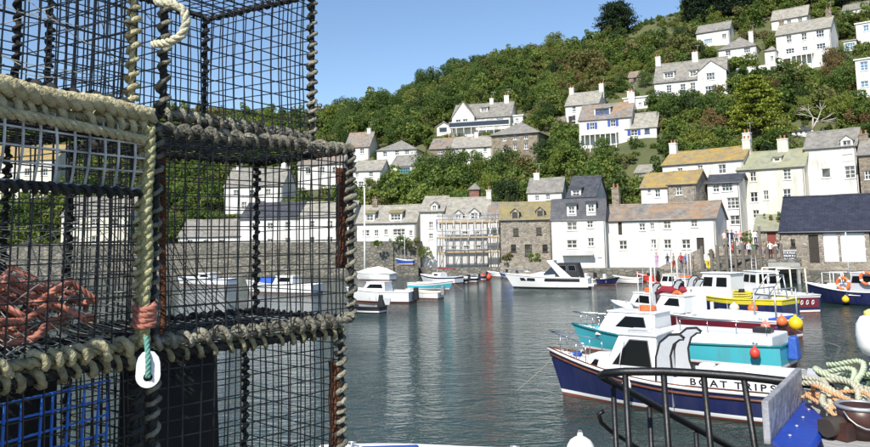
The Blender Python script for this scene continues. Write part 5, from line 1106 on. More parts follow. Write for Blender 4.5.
b = Boat('mesh_view_boat', 'white boat with blue cover seen through the right middle pot', (250, 292), (318, 293), 2.2, (.8, .8, 1.1), 'white_hull', gun='white_paint', fd=.5)
b.prism('cabin', 'white_hull', b.L * .3, b.L * .6, 1.5, .7, 1.5, .4, 0, .85, [('port', .2, .85, .4, .8, .1)], roof='white_hull'); b.prism('cover', 'blue_tarp', b.L * .62, b.L * .85, 1.2, .9, 1.4, .2, .1, .7, wf=.7)
b = Boat('mesh_view_skiff', 'white skiff seen through the pot mesh right of the vertical rope', (180, 284), (232, 285), 2.0, (.7, .7, .9), 'white_hull', 'blue_tarp', gun='white_paint', fd=.6)
b.prism('cabin', 'white_hull', b.L * .35, b.L * .6, 1.3, .6, 1.3, .3, 0, .85, [('port', .2, .85, .4, .8, .1)], roof='white_hull')
# craft along the cottage quay
b = Boat('beige_inflatable', 'beige inflatable tender behind the motor cruiser stern', (576, 284), (596, 284.5), 1.5, (.5, .5, .7), 'beige_plastic', gun='white_plastic', fd=.7); b.prism('console', 'white_paint', b.L * .4, b.L * .55, .6, .3, 1.1, .1, 0, .8)
b = Boat('navy_inflatable', 'navy inflatable with outboard by the cottage quay', (615, 284.5), (597, 284), 1.6, (.55, .5, .7), 'navy_hull', gun='black_hull', fd=.7, boot='navy_hull'); b.prism('outboard', 'black_paint', -.35, 0, .35, .25, 1.15, .05, .05, .7); b.prism('console', 'white_paint', b.L * .4, b.L * .52, .5, .3, 1.0, .1, 0, .8)
b = Boat('white_dinghy', 'white dinghy between the navy and the red inflatables', (617, 283), (641, 283.5), 1.5, (.55, .5, .75), 'white_hull', gun='beige_plastic', fd=.7); b.prism('thwart', 'varnish', b.L * .35, b.L * .42, 1.2, .4, .45)
b = Boat('red_inflatable', 'bright red inflatable moored below the cottage windows', (640, 281), (657, 281.5), 1.6, (.6, .55, .8), 'red_rubber', gun='red_rubber', fd=.7, boot='red_rubber', anti='black_hull'); b.prism('seat', 'black_paint', b.L * .3, b.L * .5, .6, .25, .85, 0, .1, .8); b.prism('outboard', 'black_paint', -.3, .0, .3, .2, 1.1, .05, .05, .7)
b = Boat('orange_decked_boat', 'white work boat with orange deck gear below the stone ramp', (652, 294), (707, 297), 2.0, (.75, .7, 1.0), 'white_hull', gun='orange_plastic', fd=.6)
L = b.L; b.prism('cabin', 'white_hull', L * .45, L * .75, 1.4, .7, 1.6, .3, 0, .9, [('port', .1, .45, .45, .85), ('port', .55, .9, .45, .85)], roof='beige_plastic'); b.prism('orange_locker', 'orange_plastic', L * .15, L * .38, 1.2, .3, 1.05); b.rail('mast', [(L * .5, 0, 1.6), (L * .5, 0, 4.4)], .03, 'white_paint'); b.rail('rear_mast', [(L * .2, .4, .6), (L * .2, .4, 3.3)], .025, 'white_paint')
b = Boat('grey_cuddy_boat', 'small white boat with dark windows left of the yellow boat', (664, 304), (712, 306.5), 2.0, (.75, .7, 1.0), 'white_hull', gun='white_paint', fd=.6)
L = b.L; b.prism('cabin', 'white_hull', L * .4, L * .75, 1.5, .7, 1.75, .35, 0, .9, [('port', .1, .45, .45, .85), ('port', .55, .9, .45, .85)], roof='deck_white'); b.rail('mast', [(L * .45, 0, 1.7), (L * .45, 0, 4.0)], .03, 'white_paint'); b.rail('aerial', [(L * .6, .4, 1.7), (L * .6, .45, 3.6)], .015, 'white_paint'); b.prism('deck_cushion', 'orange_plastic', L * .42, L * .6, 1.0, 1.83, 1.95, .1, .1, .9); b.curl('side_wing', L * .3, .7, .6, 2.0); b.prism('orange_box', 'salmon_plastic', L * .05, L * .25, 1.2, .3, 1.0)
# at the quay foot, cut by the bottom of the frame
b = Boat('white_blue_dinghy', 'white and blue dinghy peeping in at the bottom edge left of centre', (-1.75, 14.45, 0), (1.6, 13.75, 0), 1.5, (.62, .58, .70), 'white_hull', gun='white_paint', fd=.62, world=True, deck='deck_white')
b.prism('bow_cover', 'blue_tarp', b.L * .62, b.L * .96, 1.1, .5, .72, .1, 0, .8, wf=.4); b.prism('thwart', 'varnish', b.L * .3, b.L * .36, 1.2, .4, .45)
ball('mooring_buoy', 'white round buoy at the bottom edge near the railing', at_z(581, 458) + Vector((0, 0, .14)), .3, 'white_plastic', 'round buoys on the boats', 1.0)
# ------------------------------------------------------------------ people on the quay
mat('skin', (.50, .30, .21), .6); mat('hair_dark', (.035, .022, .015), .7); mat('hair_fair', (.30, .20, .09), .7); mat('hair_grey', (.38, .36, .33), .7); mat('shoe', (.04, .035, .03), .6)
for nm, c in dict(cloth_white=(.78, .77, .74), cloth_pink=(.72, .28, .28), cloth_navy=(.025, .035, .10), cloth_black=(.02, .02, .022), cloth_grey=(.25, .25, .26), cloth_denim=(.07, .11, .2), cloth_khaki=(.3, .25, .15), cloth_red=(.45, .05, .05), cloth_green=(.08, .2, .09), cloth_lilac=(.55, .35, .55), cloth_blue=(.1, .2, .5)).items(): mat(nm, c, .85, var=.2, scale=6)
def body_mesh(pose):
    J = {'pel': (0, 0, .92, .135, .105), 'wai': (0, 0, 1.08, .125, .095), 'che': (0, -.01, 1.28, .155, .11), 'nek': (0, 0, 1.44, .06, .055), 'jaw': (0, -.02, 1.53, .065, .075), 'hed': (0, -.01, 1.63, .078, .092), 'top': (0, 0, 1.71, .05, .06)}
    E = [('pel', 'wai'), ('wai', 'che'), ('che', 'nek'), ('nek', 'jaw'), ('jaw', 'hed'), ('hed', 'top')]
    for s, sg in (('L', -1), ('R', 1)):
        st = pose.get('step', 0) * sg
        J.update({'hip' + s: (.09 * sg, 0, .86, .09, .09), 'kne' + s: (.1 * sg, -.02 - st * .5, .49, .06, .06), 'ank' + s: (.1 * sg, .02 - st, .09, .042, .045), 'toe' + s: (.115 * sg, -.13 - st, .035, .04, .03)})
        E += [('pel', 'hip' + s), ('hip' + s, 'kne' + s), ('kne' + s, 'ank' + s), ('ank' + s, 'toe' + s)]
        e, h = pose['arms'][s]
        J.update({'sho' + s: (.185 * sg, 0, 1.38, .058, .058), 'elb' + s: ((e[0]) * sg, e[1], e[2], .042, .042), 'wri' + s: (h[0] * sg, h[1], h[2], .03, .028), 'han' + s: (h[0] * sg, h[1] + h[3] * .09, h[2] + h[4] * .09, .038, .022), 'tip' + s: (h[0] * sg, h[1] + h[3] * .17, h[2] + h[4] * .17, .026, .014)})
        E += [('che', 'sho' + s), ('sho' + s, 'elb' + s), ('elb' + s, 'wri' + s), ('wri' + s, 'han' + s), ('han' + s, 'tip' + s)]
    ks = list(J); me = bpy.data.meshes.new('b'); me.from_pydata([J[k][:3] for k in ks], [(ks.index(a), ks.index(b)) for a, b in E], [])
    o = bpy.data.objects.new('b', me); COL.objects.link(o); md = o.modifiers.new('s', 'SKIN'); md.use_smooth_shade = True
    for k, v in zip(ks, me.skin_vertices[0].data): v.radius = J[k][3:]; v.use_root = (k == 'pel')
    sb = o.modifiers.new('u', 'SUBSURF'); sb.levels = sb.render_levels = 1
    bpy.context.view_layer.update(); out = bpy.data.meshes.new_from_object(o.evaluated_get(bpy.context.evaluated_depsgraph_get())); bpy.data.objects.remove(o)
    return out
POSES = [dict(arms={'L': ((.24, .03, 1.12), (.25, -.04, .88, -.15, -1)), 'R': ((.24, .03, 1.12), (.25, -.04, .88, -.15, -1))}),
         dict(step=.16, arms={'L': ((.24, -.1, 1.13), (.23, -.24, .95, -.5, -.8)), 'R': ((.24, .12, 1.13), (.25, .14, .89, -.1, -1))}),
         dict(arms={'L': ((.25, -.08, 1.14), (.12, -.28, 1.2, -.5, .8)), 'R': ((.24, .03, 1.12), (.25, -.03, .88, -.1, -1))}),
         dict(arms={'L': ((.27, .0, 1.13), (.16, -.2, 1.08, -.6, .1)), 'R': ((.27, .0, 1.13), (.16, -.2, 1.06, -.6, .1))})]
BODIES = [body_mesh(p) for p in POSES]
def hair_mesh(long):
    mb = MB(); n, m = 12, 7; c = Vector((0, 0, 1.625)); i0 = 0
    for j in range(m):
        ph = j / (m - 1) * (1.75 if not long else 2.2)
        for k in range(n):
            a = 2 * math.pi * k / n; d = Vector((math.sin(ph) * math.cos(a), math.sin(ph) * math.sin(a), math.cos(ph)))
            if d.y < -.25 and d.z < .35: d.z = .35 + (d.z - .35) * .1; d.y *= .86                # clear of the face
            mb.v.append(tuple(c + Vector((d.x * .093, d.y * .112 + .008, d.z * (.115 if d.z > 0 else (.30 if long else .12))))))
    for j in range(m - 1):
        for k in range(n): mb.face((j * n + k, j * n + (k + 1) % n, (j + 1) * n + (k + 1) % n, (j + 1) * n + k), 0, True)
    return mb
def person(label, P, rz, pose, top, legs, hair='hair_dark', s=1.0, short=False, long=False):
    me = BODIES[pose].copy(); me.materials.clear()
    for m in ('skin', top, legs, 'shoe'): me.materials.append(MATS[m])
    for p in me.polygons:
        c = p.center
        if c.z < .085: k = 3
        elif abs(c.x) > .205 and c.z < (1.17 if short is not None else 1) and c.z > .6: k = 0 if c.z < 1.16 and (short or c.z < .93) else 1
        elif c.z < .93: k = 2 if not (short and c.z < .5) else 0
        elif c.z < 1.455: k = 1
        else: k = 0
        p.material_index = k; p.use_smooth = True
    T = thing('person', label, 'person', P, rz, 'people on the quay'); T.scale = (s, s, s)
    share('body', me, T); hair_mesh(long).build('hair', hair, T, uv=False)
    f = MB(); f.tube([(0, -.108, 1.635), (0, -.125, 1.6)], [.01, .016], 6); f.build('nose', 'skin', T, uv=False)
Z1, Z2 = 2.2, 3.35
crowd = [(725, 80.2, Z2, .2, 0, 'cloth_white', 'cloth_khaki', 'hair_fair', 'person in white top at the left end of the upper terrace'), (732.5, 80.0, Z2, -.4, 2, 'cloth_navy', 'cloth_black', 'hair_dark', 'person in dark clothes second from the left on the upper terrace'),
         (741.5, 79.8, Z2 + .1, .1, 0, 'cloth_pink', 'cloth_denim', 'hair_fair', 'person in pink shirt and blue shorts on the upper terrace'), (751, 79.4, Z2, .7, 3, 'cloth_green', 'cloth_black', 'hair_dark', 'person in green at the right of the upper terrace'),
         (756, 79.2, Z2, -.5, 1, 'cloth_white', 'cloth_navy', 'hair_grey', 'grey haired person in white at the right edge of the upper terrace'),
         (733, 75.6, Z1, .4, 1, 'cloth_red', 'cloth_black', 'hair_dark', 'person in red behind the left piles'), (741, 75.2, Z1, -.3, 3, 'cloth_grey', 'cloth_black', 'hair_grey', 'person in grey behind the middle piles'), (749.5, 75.0, Z1, .3, 0, 'cloth_white', 'cloth_black', 'hair_dark', 'person in white top and black trousers left of the tallest pile'),
         (757, 74.6, Z1, -.2, 2, 'cloth_black', 'cloth_grey', 'hair_dark', 'person in black just left of the tallest pile'), (765.5, 74.4, Z1, .5, 0, 'cloth_khaki', 'cloth_denim', 'hair_dark', 'person in khaki just right of the tallest pile'), (771, 74.2, Z1, -.4, 3, 'cloth_white', 'cloth_black', 'hair_dark', 'person in white with folded arms right of the tallest pile'),
         (776.5, 74.0, Z1, .1, 1, 'cloth_white', 'cloth_black', 'hair_fair', 'fair haired person in white shirt at the right of the crowd'), (782, 74.0, Z1, .6, 0, 'cloth_navy', 'cloth_khaki', 'hair_grey', 'person in navy at the right end of the crowd by the shed'),
         (657, 85.5, 1, .3, 0, 'cloth_lilac', 'cloth_lilac', 'hair_fair', 'person in lilac standing before the cottage windows'), (668, 84.5, 1, -.4, 3, 'cloth_black', 'cloth_denim', 'hair_dark', 'person in black left of the stone ramp'), (674, 82.4, 1, .8, 1, 'cloth_khaki', 'cloth_red', 'hair_fair', 'person in khaki top at the foot of the ramp'),
         (681.5, 82.2, 1, -.7, 2, 'cloth_red', 'cloth_navy', 'hair_dark', 'person in dark red in front of the ramp'), (687, 82.0, 1, .2, 0, 'cloth_blue', 'cloth_denim', 'hair_dark', 'person in blue before the ramp near the cottage door'), (693, 81.6, 1, 1.0, 0, 'cloth_grey', 'cloth_khaki', 'hair_grey', 'person in grey by the top of the ramp near the cottage door')]
crowd += [(728.5, 81.4, Z2, .5, 3, 'cloth_black', 'cloth_denim', 'hair_dark', 'person in black between white and dark clad people on the terrace'), (737, 81.2, Z2, -.2, 0, 'cloth_grey', 'cloth_black', 'hair_dark', 'person in grey left of the pink shirt on the terrace'), (746, 81, Z2, .3, 2, 'cloth_khaki', 'cloth_black', 'hair_grey', 'person in khaki right of the pink shirt, partly behind the shrub'),
          (727, 76.6, Z1, -.5, 0, 'cloth_black', 'cloth_black', 'hair_dark', 'person all in black behind the leftmost landing piles'), (745.5, 76.2, Z1, .2, 1, 'cloth_navy', 'cloth_grey', 'hair_dark', 'person in navy between grey and white clad people on the landing'), (753, 76, Z1, -.1, 3, 'cloth_green', 'cloth_khaki', 'hair_fair', 'person in green beside the ladder top'), (761, 75.6, Z1, .4, 0, 'cloth_lilac', 'cloth_black', 'hair_dark', 'person in lilac half hidden by the tallest pile'), (768.5, 75.6, Z1, -.3, 2, 'cloth_black', 'cloth_denim', 'hair_grey', 'person in black behind the khaki and white pair'), (779, 75.4, Z1, .2, 0, 'cloth_black', 'cloth_grey', 'hair_dark', 'person in black at the right, behind the fair haired person')]
for k, (px, Y, z, rz, po, tp, lg, hr, lab) in enumerate(crowd): person(lab, column(px, Y, z), rz, po, tp, lg, hr, 1.0 + .04 * math.sin(k * 2.1), short=(k % 3 != 1), long=(k % 4 == 2))
# planters on the terrace
for px, Y, z, s, lab in ((747, 78.4, 3.35, .9, 'tall leafy shrub in a pot among the crowd'), (768, 84, 5.2, 1.0, 'trailing green plant above the red door'), (780, 83, 5.6, .8, 'round bush on the store roof edge'), (712, 79, 2.2, .5, 'small bush beside the yellow sign')):
    P = column(px, Y, z); T = thing('potted_shrub', lab, 'shrub', P, 0, 'shrubs on the landing'); mb = MB(); mb.lathe([(.22, 0), (.3, .4), (.33, .42), (.33, .46)], 10); mb.build('pot', 'terracotta', T)
    cb = MB(); crown(cb, (0, 0, .95 * s), .55 * s, .55 * s, .8 * s, 14, 34, .16, random.Random(int(px)), low=-.6); cb.build('crown', 'scrub_leaf', T, uv=False); st = MB(); st.tube([(0, 0, .3), (0, 0, .9 * s)], .03, 5); st.build('stem', 'bark', T)
# ------------------------------------------------------------------ the near quay
QZ = EYE - 1.6
mb = MB(); prism(mb, [(-14, -8), (14, -8), (14, 3.75), (-14, 3.75)], -2.5, QZ); tag(mb.build('near_quay', 'quay_stone'), kind='structure')
mb = MB()
for k in range(9): mb.box(1.0 + k * .3, 1.3 + k * .3 + (.0 if k < 8 else 1), 3.755, 4.9, -2.4, QZ - .2 * (k + 1))
mb.box(.2, .995, 3.755, 4.9, -2.4, QZ - .004)
tag(mb.build('harbour_steps', 'quay_stone'), kind='structure')
# ---- black railing with a stair rail going down
mat('rail_paint', (.006, .006, .007), .45, bump=.05, bscale=60)
T = thing('railing', 'black tubular railing with sloping stair rail before the navy launch', 'railing', (0, 0, 0))
def tubep(name, pts, r, m, parent, n=8):
    mb = MB(); mb.tube(pts, r, n); return mb.build(name, m, parent, uv=False)
YR = 3.3
top = [at(600.5, 375.5, YR + .12), at(606, 373, YR + .05), at(625, 371.5, YR), at(663, 371.5, YR - .03), at(703, 373.5, YR - .07), at(743, 376.5, YR - .12), at(800, 383, YR - .2), at(880, 394, YR - .32)]
tubep('top_rail', top, .0175, 'rail_paint', T)
for a, b, Yq in (((625, 372), (629, 445), YR), ((663.5, 372), (668.5, 445), YR - .03), ((703.5, 374), (710.5, 445), YR - .07), ((743.5, 377), (754.5, 445), YR - .12)):
    p, q = at(*a, Yq), at(*b, Yq); d = (q - p); k = (p.z - QZ + .0) / (p.z - q.z); tubep('post', [p, p + d * k], .0135, 'rail_paint', T)
def sl(f): return at(601, 376, YR + .12).lerp(at(735, 449.5, YR + .62), f)
low = [sl(0) + Vector((0, 0, .0)), sl(.1), sl(.3), sl(.6), sl(1.0), sl(1.6)]
tubep('stair_rail', low, .0165, 'rail_paint', T)
for f, dz in ((.08, 0), (.33, 0), (.68, 0), (1.1, 0)):
    p = sl(f); tubep('stair_post', [p + Vector((0, 0, -.02)), Vector((p.x + .01, p.y, p.z - 1.15))], .0125, 'rail_paint', T)
m0 = at(598.5, 414, YR + .12); tubep('lower_stair_rail', [at(604, 411, YR + .12), m0, at(601, 422, YR + .13), at(612, 432, YR + .2), at(632, 444, YR + .3), at(680, 474, YR + .5)], .010, 'rail_paint', T)

# ---- parapet top at the right with blue box, ropes, bucket and float
ZP = EYE - .665
def atz(px, py, z=ZP): return at_z(px, py, z)
mb = MB(); o4 = [atz(835, 478), atz(1010, 478), atz(960, 380), atz(797, 369)]
prism(mb, [(p.x, p.y) for p in o4], QZ - .02, ZP); tag(mb.build('parapet', 'concrete'), kind='structure')
mat('slab_paint', (.62, .62, .62), .7, var=.2, scale=5); mat('chest_blue', (.012, .06, .42), .4, color2=(.01, .04, .30), scale=4, bump=.1, bscale=40)
mb = MB(); q4 = [atz(806, 383), atz(833, 388), atz(842, 373.5), atz(808, 370.5)]; mb.hexa([p + Vector((0, 0, .004)) for p in q4], [p + Vector((0, 0, .012)) for p in q4]); tag(mb.build('slate_offcut', 'slab_paint'), 'pale flat board lying on the parapet behind the ropes', 'board')
T = thing('blue_chest', 'blue painted chest with a weathered grey notice board along its edge', 'chest', (0, 0, 0))
zc = EYE - .65; C_, B_, E_ = at_z(771, 439, zc), at_z(804, 398, zc), at_z(829, 421.5, zc); F_ = C_ + (E_ - B_)
mb = MB(); mb.hexa([(p.x, p.y, QZ + .004) for p in (F_, E_, B_, C_)], [(p.x, p.y, zc) for p in (F_, E_, B_, C_)]); ob = mb.build('box', 'chest_blue', T); bv = ob.modifiers.new('edge', 'BEVEL'); bv.width = .012; bv.segments = 2
mat('notice_grey', (.46, .46, .48), .7, color2=(.22, .22, .25), scale=9, bump=.2, bscale=30); mat('paper', (.78, .78, .76), .8, color2=(.45, .45, .45), scale=25, lo=.42, hi=.55)
dn = (B_ - C_).normalized(); nn = Vector((-dn.y, dn.x, 0)) * .022; up = Vector((0, 0, .118))
if nn.x > 0: nn = -nn
mb = MB(); lo = [C_ + nn, B_ + nn, B_, C_]; lo = [p + Vector((0, 0, -.02)) for p in lo]; mb.hexa([p + nn * .05 for p in lo], [p + nn * .05 + up + Vector((0, 0, .02)) for p in lo]); ob = mb.build('notice_board', 'notice_grey', T); bv = ob.modifiers.new('edge', 'BEVEL'); bv.width = .005; bv.segments = 2
f0 = C_ + nn * 1.06
def onb(u, v, d=.0): return C_ + nn * (1.056 + d) + dn * ((B_ - C_).length * u) + Vector((0, 0, .118 * v - .005))
rr = random.Random(4)
for k in range(5):
    mb = MB(); u = .48 + .06 * k; v0 = .3 + rr.uniform(-.05, .05); mb.hexa([onb(u, v0), onb(u + .035, v0), onb(u + .035, v0, .06), onb(u, v0, .06)], [onb(u + .02, .85), onb(u + .055, .85), onb(u + .055, .85, .06), onb(u + .02, .85, .06)]); mb.build('paper_strip', 'paper', T)
for k in range(4):
    mb = MB(); p = B_.lerp(E_, .35) + (C_ - B_) * (.12 + .2 * k); mb.lathe([(.007, 0), (.007, .004), (.003, .006)], 8, 0, (p.x, p.y, zc)); mb.build('rivet', 'galvanised', T)
# ropes heaped on the parapet
mat('rope_cream', (.62, .60, .44), .85, var=.25, scale=40, bump=.4, bscale=200); mat('rope_green', (.10, .15, .09), .85, var=.3, scale=30); mat('rope_orange', (.70, .40, .20), .85, var=.3, scale=30); mat('rope_pale_green', (.55, .62, .42), .85, var=.25, scale=40); mat('rope_olive', (.45, .41, .24), .9, color2=(.16, .145, .08), scale=30, bump=.5, bscale=150)
mat('rope_sage', (.52, .50, .27), .9, color2=(.28, .27, .13), scale=30, bump=.5, bscale=150)
mat('rope_grey', (.40, .38, .29), .9, color2=(.05, .05, .042), scale=16, bump=.6, bscale=150)
mat('rope_dark', (.035, .036, .032), .9, color2=(.012, .012, .012), scale=30); mat('rope_beige', (.64, .58, .36), .9, color2=(.34, .30, .17), scale=25, bump=.5, bscale=150); mat('rope_red', (.50, .20, .14), .85, var=.4, scale=30); mat('rope_teal', (.12, .30, .25), .85)
def heap(name, label, m, c0, c1, n, seed, rad=.011, lift=.0, amp=.1):
    rnd = random.Random(seed); T = thing(name, label, 'rope', (0, 0, 0), 0, 'ropes on the parapet')
    a, b = atz(*c0), atz(*c1)
    for k in range(n):
        s = Vector((rnd.uniform(-.05, .05), rnd.uniform(-amp, amp), 0)); f = (k + .5) / n; pts = []; ph = rnd.uniform(0, 6); z = lift + rnd.uniform(.012, .06)
        across = (b - a).normalized(); along = Vector((-across.y, across.x, 0)); st = rnd.uniform(-.1, .1)
        for j in range(15):
            t = j / 14; p = a.lerp(b, .05 + .95 * t * rnd.uniform(.97, 1.0)) + along * ((f - .5) * amp * 2 + .045 * math.sin(ph + t * 5.5) + st * (t - .5)) + s * .3
            pts.append((p.x, p.y, ZP + z + .035 * math.sin(math.pi * t) + .008 * math.sin(ph * 2 + t * 9)))
        mb = MB(); mb.rope(pts, rad, rad * 6, n=5, seg=6); mb.build('strand', m, T, uv=False)
heap('rope_heap', 'cream rope heaped on the parapet behind the blue chest', 'rope_cream', (806, 392), (872, 425), 7, 1, .012, .02, .10)
heap('rope_heap', 'orange rope tangled in front of the cream rope', 'rope_orange', (812, 403), (862, 432), 5, 2, .008, .0, .06)
heap('rope_heap', 'dark green rope lying at the back of the parapet', 'rope_green', (832, 385), (868, 402), 5, 3, .01, .0, .07)
heap('rope_heap', 'pale green rope crossing the top of the heap', 'rope_pale_green', (822, 388), (876, 412), 4, 6, .012, .045, .08)
# black bucket with grey rim
P = atz(862, 437); T = thing('bucket', 'black bucket with grey rim in front of the ropes', 'bucket', P)
mat('bucket_black', (.015, .014, .014), .4, color2=(.08, .03, .02), scale=9)
mb = MB(); mb.lathe([(.06, 0), (.068, .06), (.072, .1), (.062, .1), (.055, .01)], 20); mb.build('wall', 'bucket_black', T); mb = MB(); mb.tube([(.07 * math.cos(k * math.pi / 12), .07 * math.sin(k * math.pi / 12), .1) for k in range(24)], .007, 6, closed=True); mb.build('rim', 'galvanised', T)
mb = MB(); mb.tube([(.07 * math.cos(k * math.pi / 8), -.03 - .05 * math.sin(k * math.pi / 8), .09 - .05 * math.sin(k * math.pi / 8)) for k in range(9)], .003, 5); mb.build('handle', 'galvanised', T)
P = atz(844, 437); T = thing('engine_block', 'small dark rusty winch lying beside the bucket', 'winch', P, .5); mb = MB(); mb.box(-.06, .05, -.05, .05, .002, .055); mb.build('block', 'bucket_black', T); mb = MB(); mb.tube([(-.09, 0, .04), (.08, 0, .04)], .03, 10); mb.build('drum', 'dark_wood', T)
# white float on a short post at the right edge
Pf = at(876, 372, 3.25); Pf.z = ZP; T = thing('post_float', 'white plastic float with yellow cap tied on a post at the right edge', 'float', Pf)
mat('cap_yellow', (.75, .66, .2), .5)
zf = at(866, 335, 3.25).z - ZP; tubep('post', [(0, 0, -.2), (0, 0, zf - .07)], .02, 'pile_wood', T); mb = MB(); mb.lathe([(.015, -.09), (.04, -.08), (.062, -.045), (.066, 0), (.062, .045), (.045, .075), (.02, .085)], 16, 0, (0, 0, zf)); mb.build('float', 'white_plastic', T)
mb = MB(); mb.lathe([(.03, 0), (.028, .02), (.01, .03)], 12, 0, (0, 0, zf + .078)); mb.build('cap', 'cap_yellow', T); mb = MB(); mb.rope([(.02 * math.cos(k), .022 * math.sin(k), zf - .11 - k * .004) for k in range(18)], .006); mb.build('lashing', 'rope_pale_green', T)

# ------------------------------------------------------------------ lobster pots
mat('wire_black', (.012, .013, .014), .5, color2=(.05, .025, .014), scale=9, lo=.3, hi=.42); mat('wire_white', (.62, .63, .62), .5, color2=(.18, .19, .2), scale=14); mat('wire_grey', (.10, .105, .11), .5, color2=(.03, .03, .03), scale=10); mat('wire_blue', (.03, .16, .62), .45); mat('rust', (.22, .075, .028), .9, color2=(.07, .025, .015), scale=30, bump=.8, bscale=120)
mat('net_line', (.34, .34, .30), .8); mat('net_dark', (.05, .05, .045), .8)
DIR_R, DIR_L = R(31), R(25)
def lash(mb, a, b, core, coil, turns_per_m, rnd, m0=0, m1=1):
    """a bar bound with turns of rope"""
    a, b = Vector(a), Vector(b); d = b - a; l = d.length; t = d.normalized(); u = t.orthogonal().normalized(); w = t.cross(u)
    mb.rope([a.lerp(b, k / 8) + (u * rnd.uniform(-1, 1) + w * rnd.uniform(-1, 1)) * core * .15 for k in range(9)], core, core * 6, n=5, seg=6, m=m0)
    n = int(l * turns_per_m * 9); pts = []; rad_ = []; ph = rnd.uniform(0, 6); s1, s2 = rnd.uniform(0, 50), rnd.uniform(0, 50)
    for k in range(n + 1):
        f = k / n; an = ph + 2 * math.pi * (f * l * turns_per_m + .9 * noise.noise((f * l * 9, s1, 0))); vv = 1 + .38 * noise.noise((f * l * 14, s2, 3)); rr = core * .95 + coil * vv * rnd.uniform(.55, .8)
        pts.append(a + d * f + (u * math.cos(an) + w * math.sin(an)) * rr + t * rnd.uniform(-1, 1) * coil * .3); rad_.append(coil * vv * rnd.uniform(.78, 1.15))
    mb.tube(pts, rad_, 6, m1)
    for k in range(int(l * 700)):          # frayed fibres
        j = rnd.randrange(len(pts)); dr = Vector((rnd.gauss(0, 1), rnd.gauss(0, 1), rnd.gauss(0, 1))).normalized(); p0 = pts[j] + dr * rad_[j] * .9; p1 = p0 + dr * rnd.uniform(.003, .008) + t * rnd.uniform(-.006, .006); i = len(mb.v); sd = dr.orthogonal().normalized() * .0005
        mb.v += [tuple(p0 - sd), tuple(p0 + sd), tuple(p1 + Vector((0, 0, -.002)))]; mb.face((i, i + 1, i + 2), m1)
def wires(o, du, dv, lu, lv, pitch, r, rnd, dn=Vector((0, 0, 0)), jit=.0055):
    """one welded mesh panel"""
    mb = MB(); o = Vector(o); nu, nv = max(2, round(lu / pitch)), max(2, round(lv / pitch)); nrm = du.cross(dv).normalized(); seg = 6
    bow = [rnd.uniform(-.012, .012) for _ in range(4)]
    def P(fu, fv, j): return o + du * (lu * fu) + dv * (lv * fv) + nrm * (bow[0] * math.sin(math.pi * fu) + bow[1] * math.sin(math.pi * fv) + j)
    for i in range(nu + 1):
        e = rnd.uniform(-jit, jit); e2 = rnd.uniform(-jit, jit); mb.tube([P(i / nu + (e + (e2 - e) * k / seg) / lu, k / seg, .0012) for k in range(seg + 1)], r, 4, cap=False)
    for i in range(nv + 1):
        e = rnd.uniform(-jit, jit); e2 = rnd.uniform(-jit, jit); mb.tube([P(k / seg, i / nv + (e + (e2 - e) * k / seg) / lv, -.0012) for k in range(seg + 1)], r, 4, cap=False)
    return mb
def pot(label, org, ang, L, W, H, seed, wire='wire_black', front=None, coil=.0085, edge=('rope_olive', 'rope_beige'), bars_=True, pitch=.036, vert=('rope_olive', 'rope_beige')):
    rnd = random.Random(seed); T = thing('lobster_pot', label, 'lobster pot', org, math.pi / 2 - ang, 'stacked lobster pots')
    X, Yv, Zv = Vector((1, 0, 0)), Vector((0, 1, 0)), Vector((0, 0, 1)); r = .0017
    fw = front or wire
    wires((0, 0, 0), X, Zv, L, H, pitch, r, rnd).build('front_mesh', fw, T, uv=False); wires((0, W, 0), X, Zv, L, H, pitch, r, rnd).build('back_mesh', wire, T, uv=False)
    wires((L, 0, 0), Yv, Zv, W, H, pitch, r, rnd).build('end_mesh', wire, T, uv=False); wires((0, 0, 0), Yv, Zv, W, H, pitch, r, rnd).build('end_mesh', wire, T, uv=False)
    wires((0, 0, H), X, Yv, L, W, pitch, r, rnd).build('top_mesh', wire, T, uv=False); wires((0, 0, 0), X, Yv, L, W, pitch, r, rnd).build('base_mesh', wire, T, uv=False)
    def ed(nm, a, b, c, co, tp, ms):
        mb = MB(); lash(mb, a, b, c, co, tp, rnd); mb.build(nm, list(ms), T, uv=False)
    ed('edge_lashing', (0, 0, 0), (L, 0, 0), .011, coil, 24, edge); ed('edge_lashing', (0, 0, H), (L, 0, H), .011, coil * .9, 28, edge)
    ed('corner_lashing', (L, 0, 0), (L, 0, H), .008, .006, 34, vert); ed('corner_lashing', (0, 0, 0), (0, 0, H), .009, .006, 30, vert)
    dk = ('rope_dark', 'rope_dark')
    for a, b in (((L, W, 0), (L, W, H)), ((0, W, 0), (0, W, H)), ((0, W, H), (L, W, H)), ((0, W, 0), (L, W, 0)), ((L, 0, H), (L, W, H)), ((L, 0, 0), (L, W, 0)), ((0, 0, H), (0, W, H)), ((0, 0, 0), (0, W, 0))): ed('frame_lashing', a, b, .006, .005, 34, dk)
    return T, rnd
K1x, K2x = at(145, 241, 1.62), at(351, 241, 2.06)
dirR = Vector((K2x.x - K1x.x, K2x.y - K1x.y, 0)); LR = dirR.length; DIR_R = math.atan2(dirR.x, dirR.y)
zb, zt = EYE - .205, EYE + .265
def base_pt(px, Y, z): p = at(px, 241, Y); return Vector((p.x, p.y, z))
K1 = base_pt(145, 1.62, zb)
dL = Vector((math.sin(DIR_L), math.cos(DIR_L), 0)); dR = Vector((math.sin(DIR_R), math.cos(DIR_R), 0)); nL = Vector((-dL.y, dL.x, 0))
LL = .62; W_ = .44
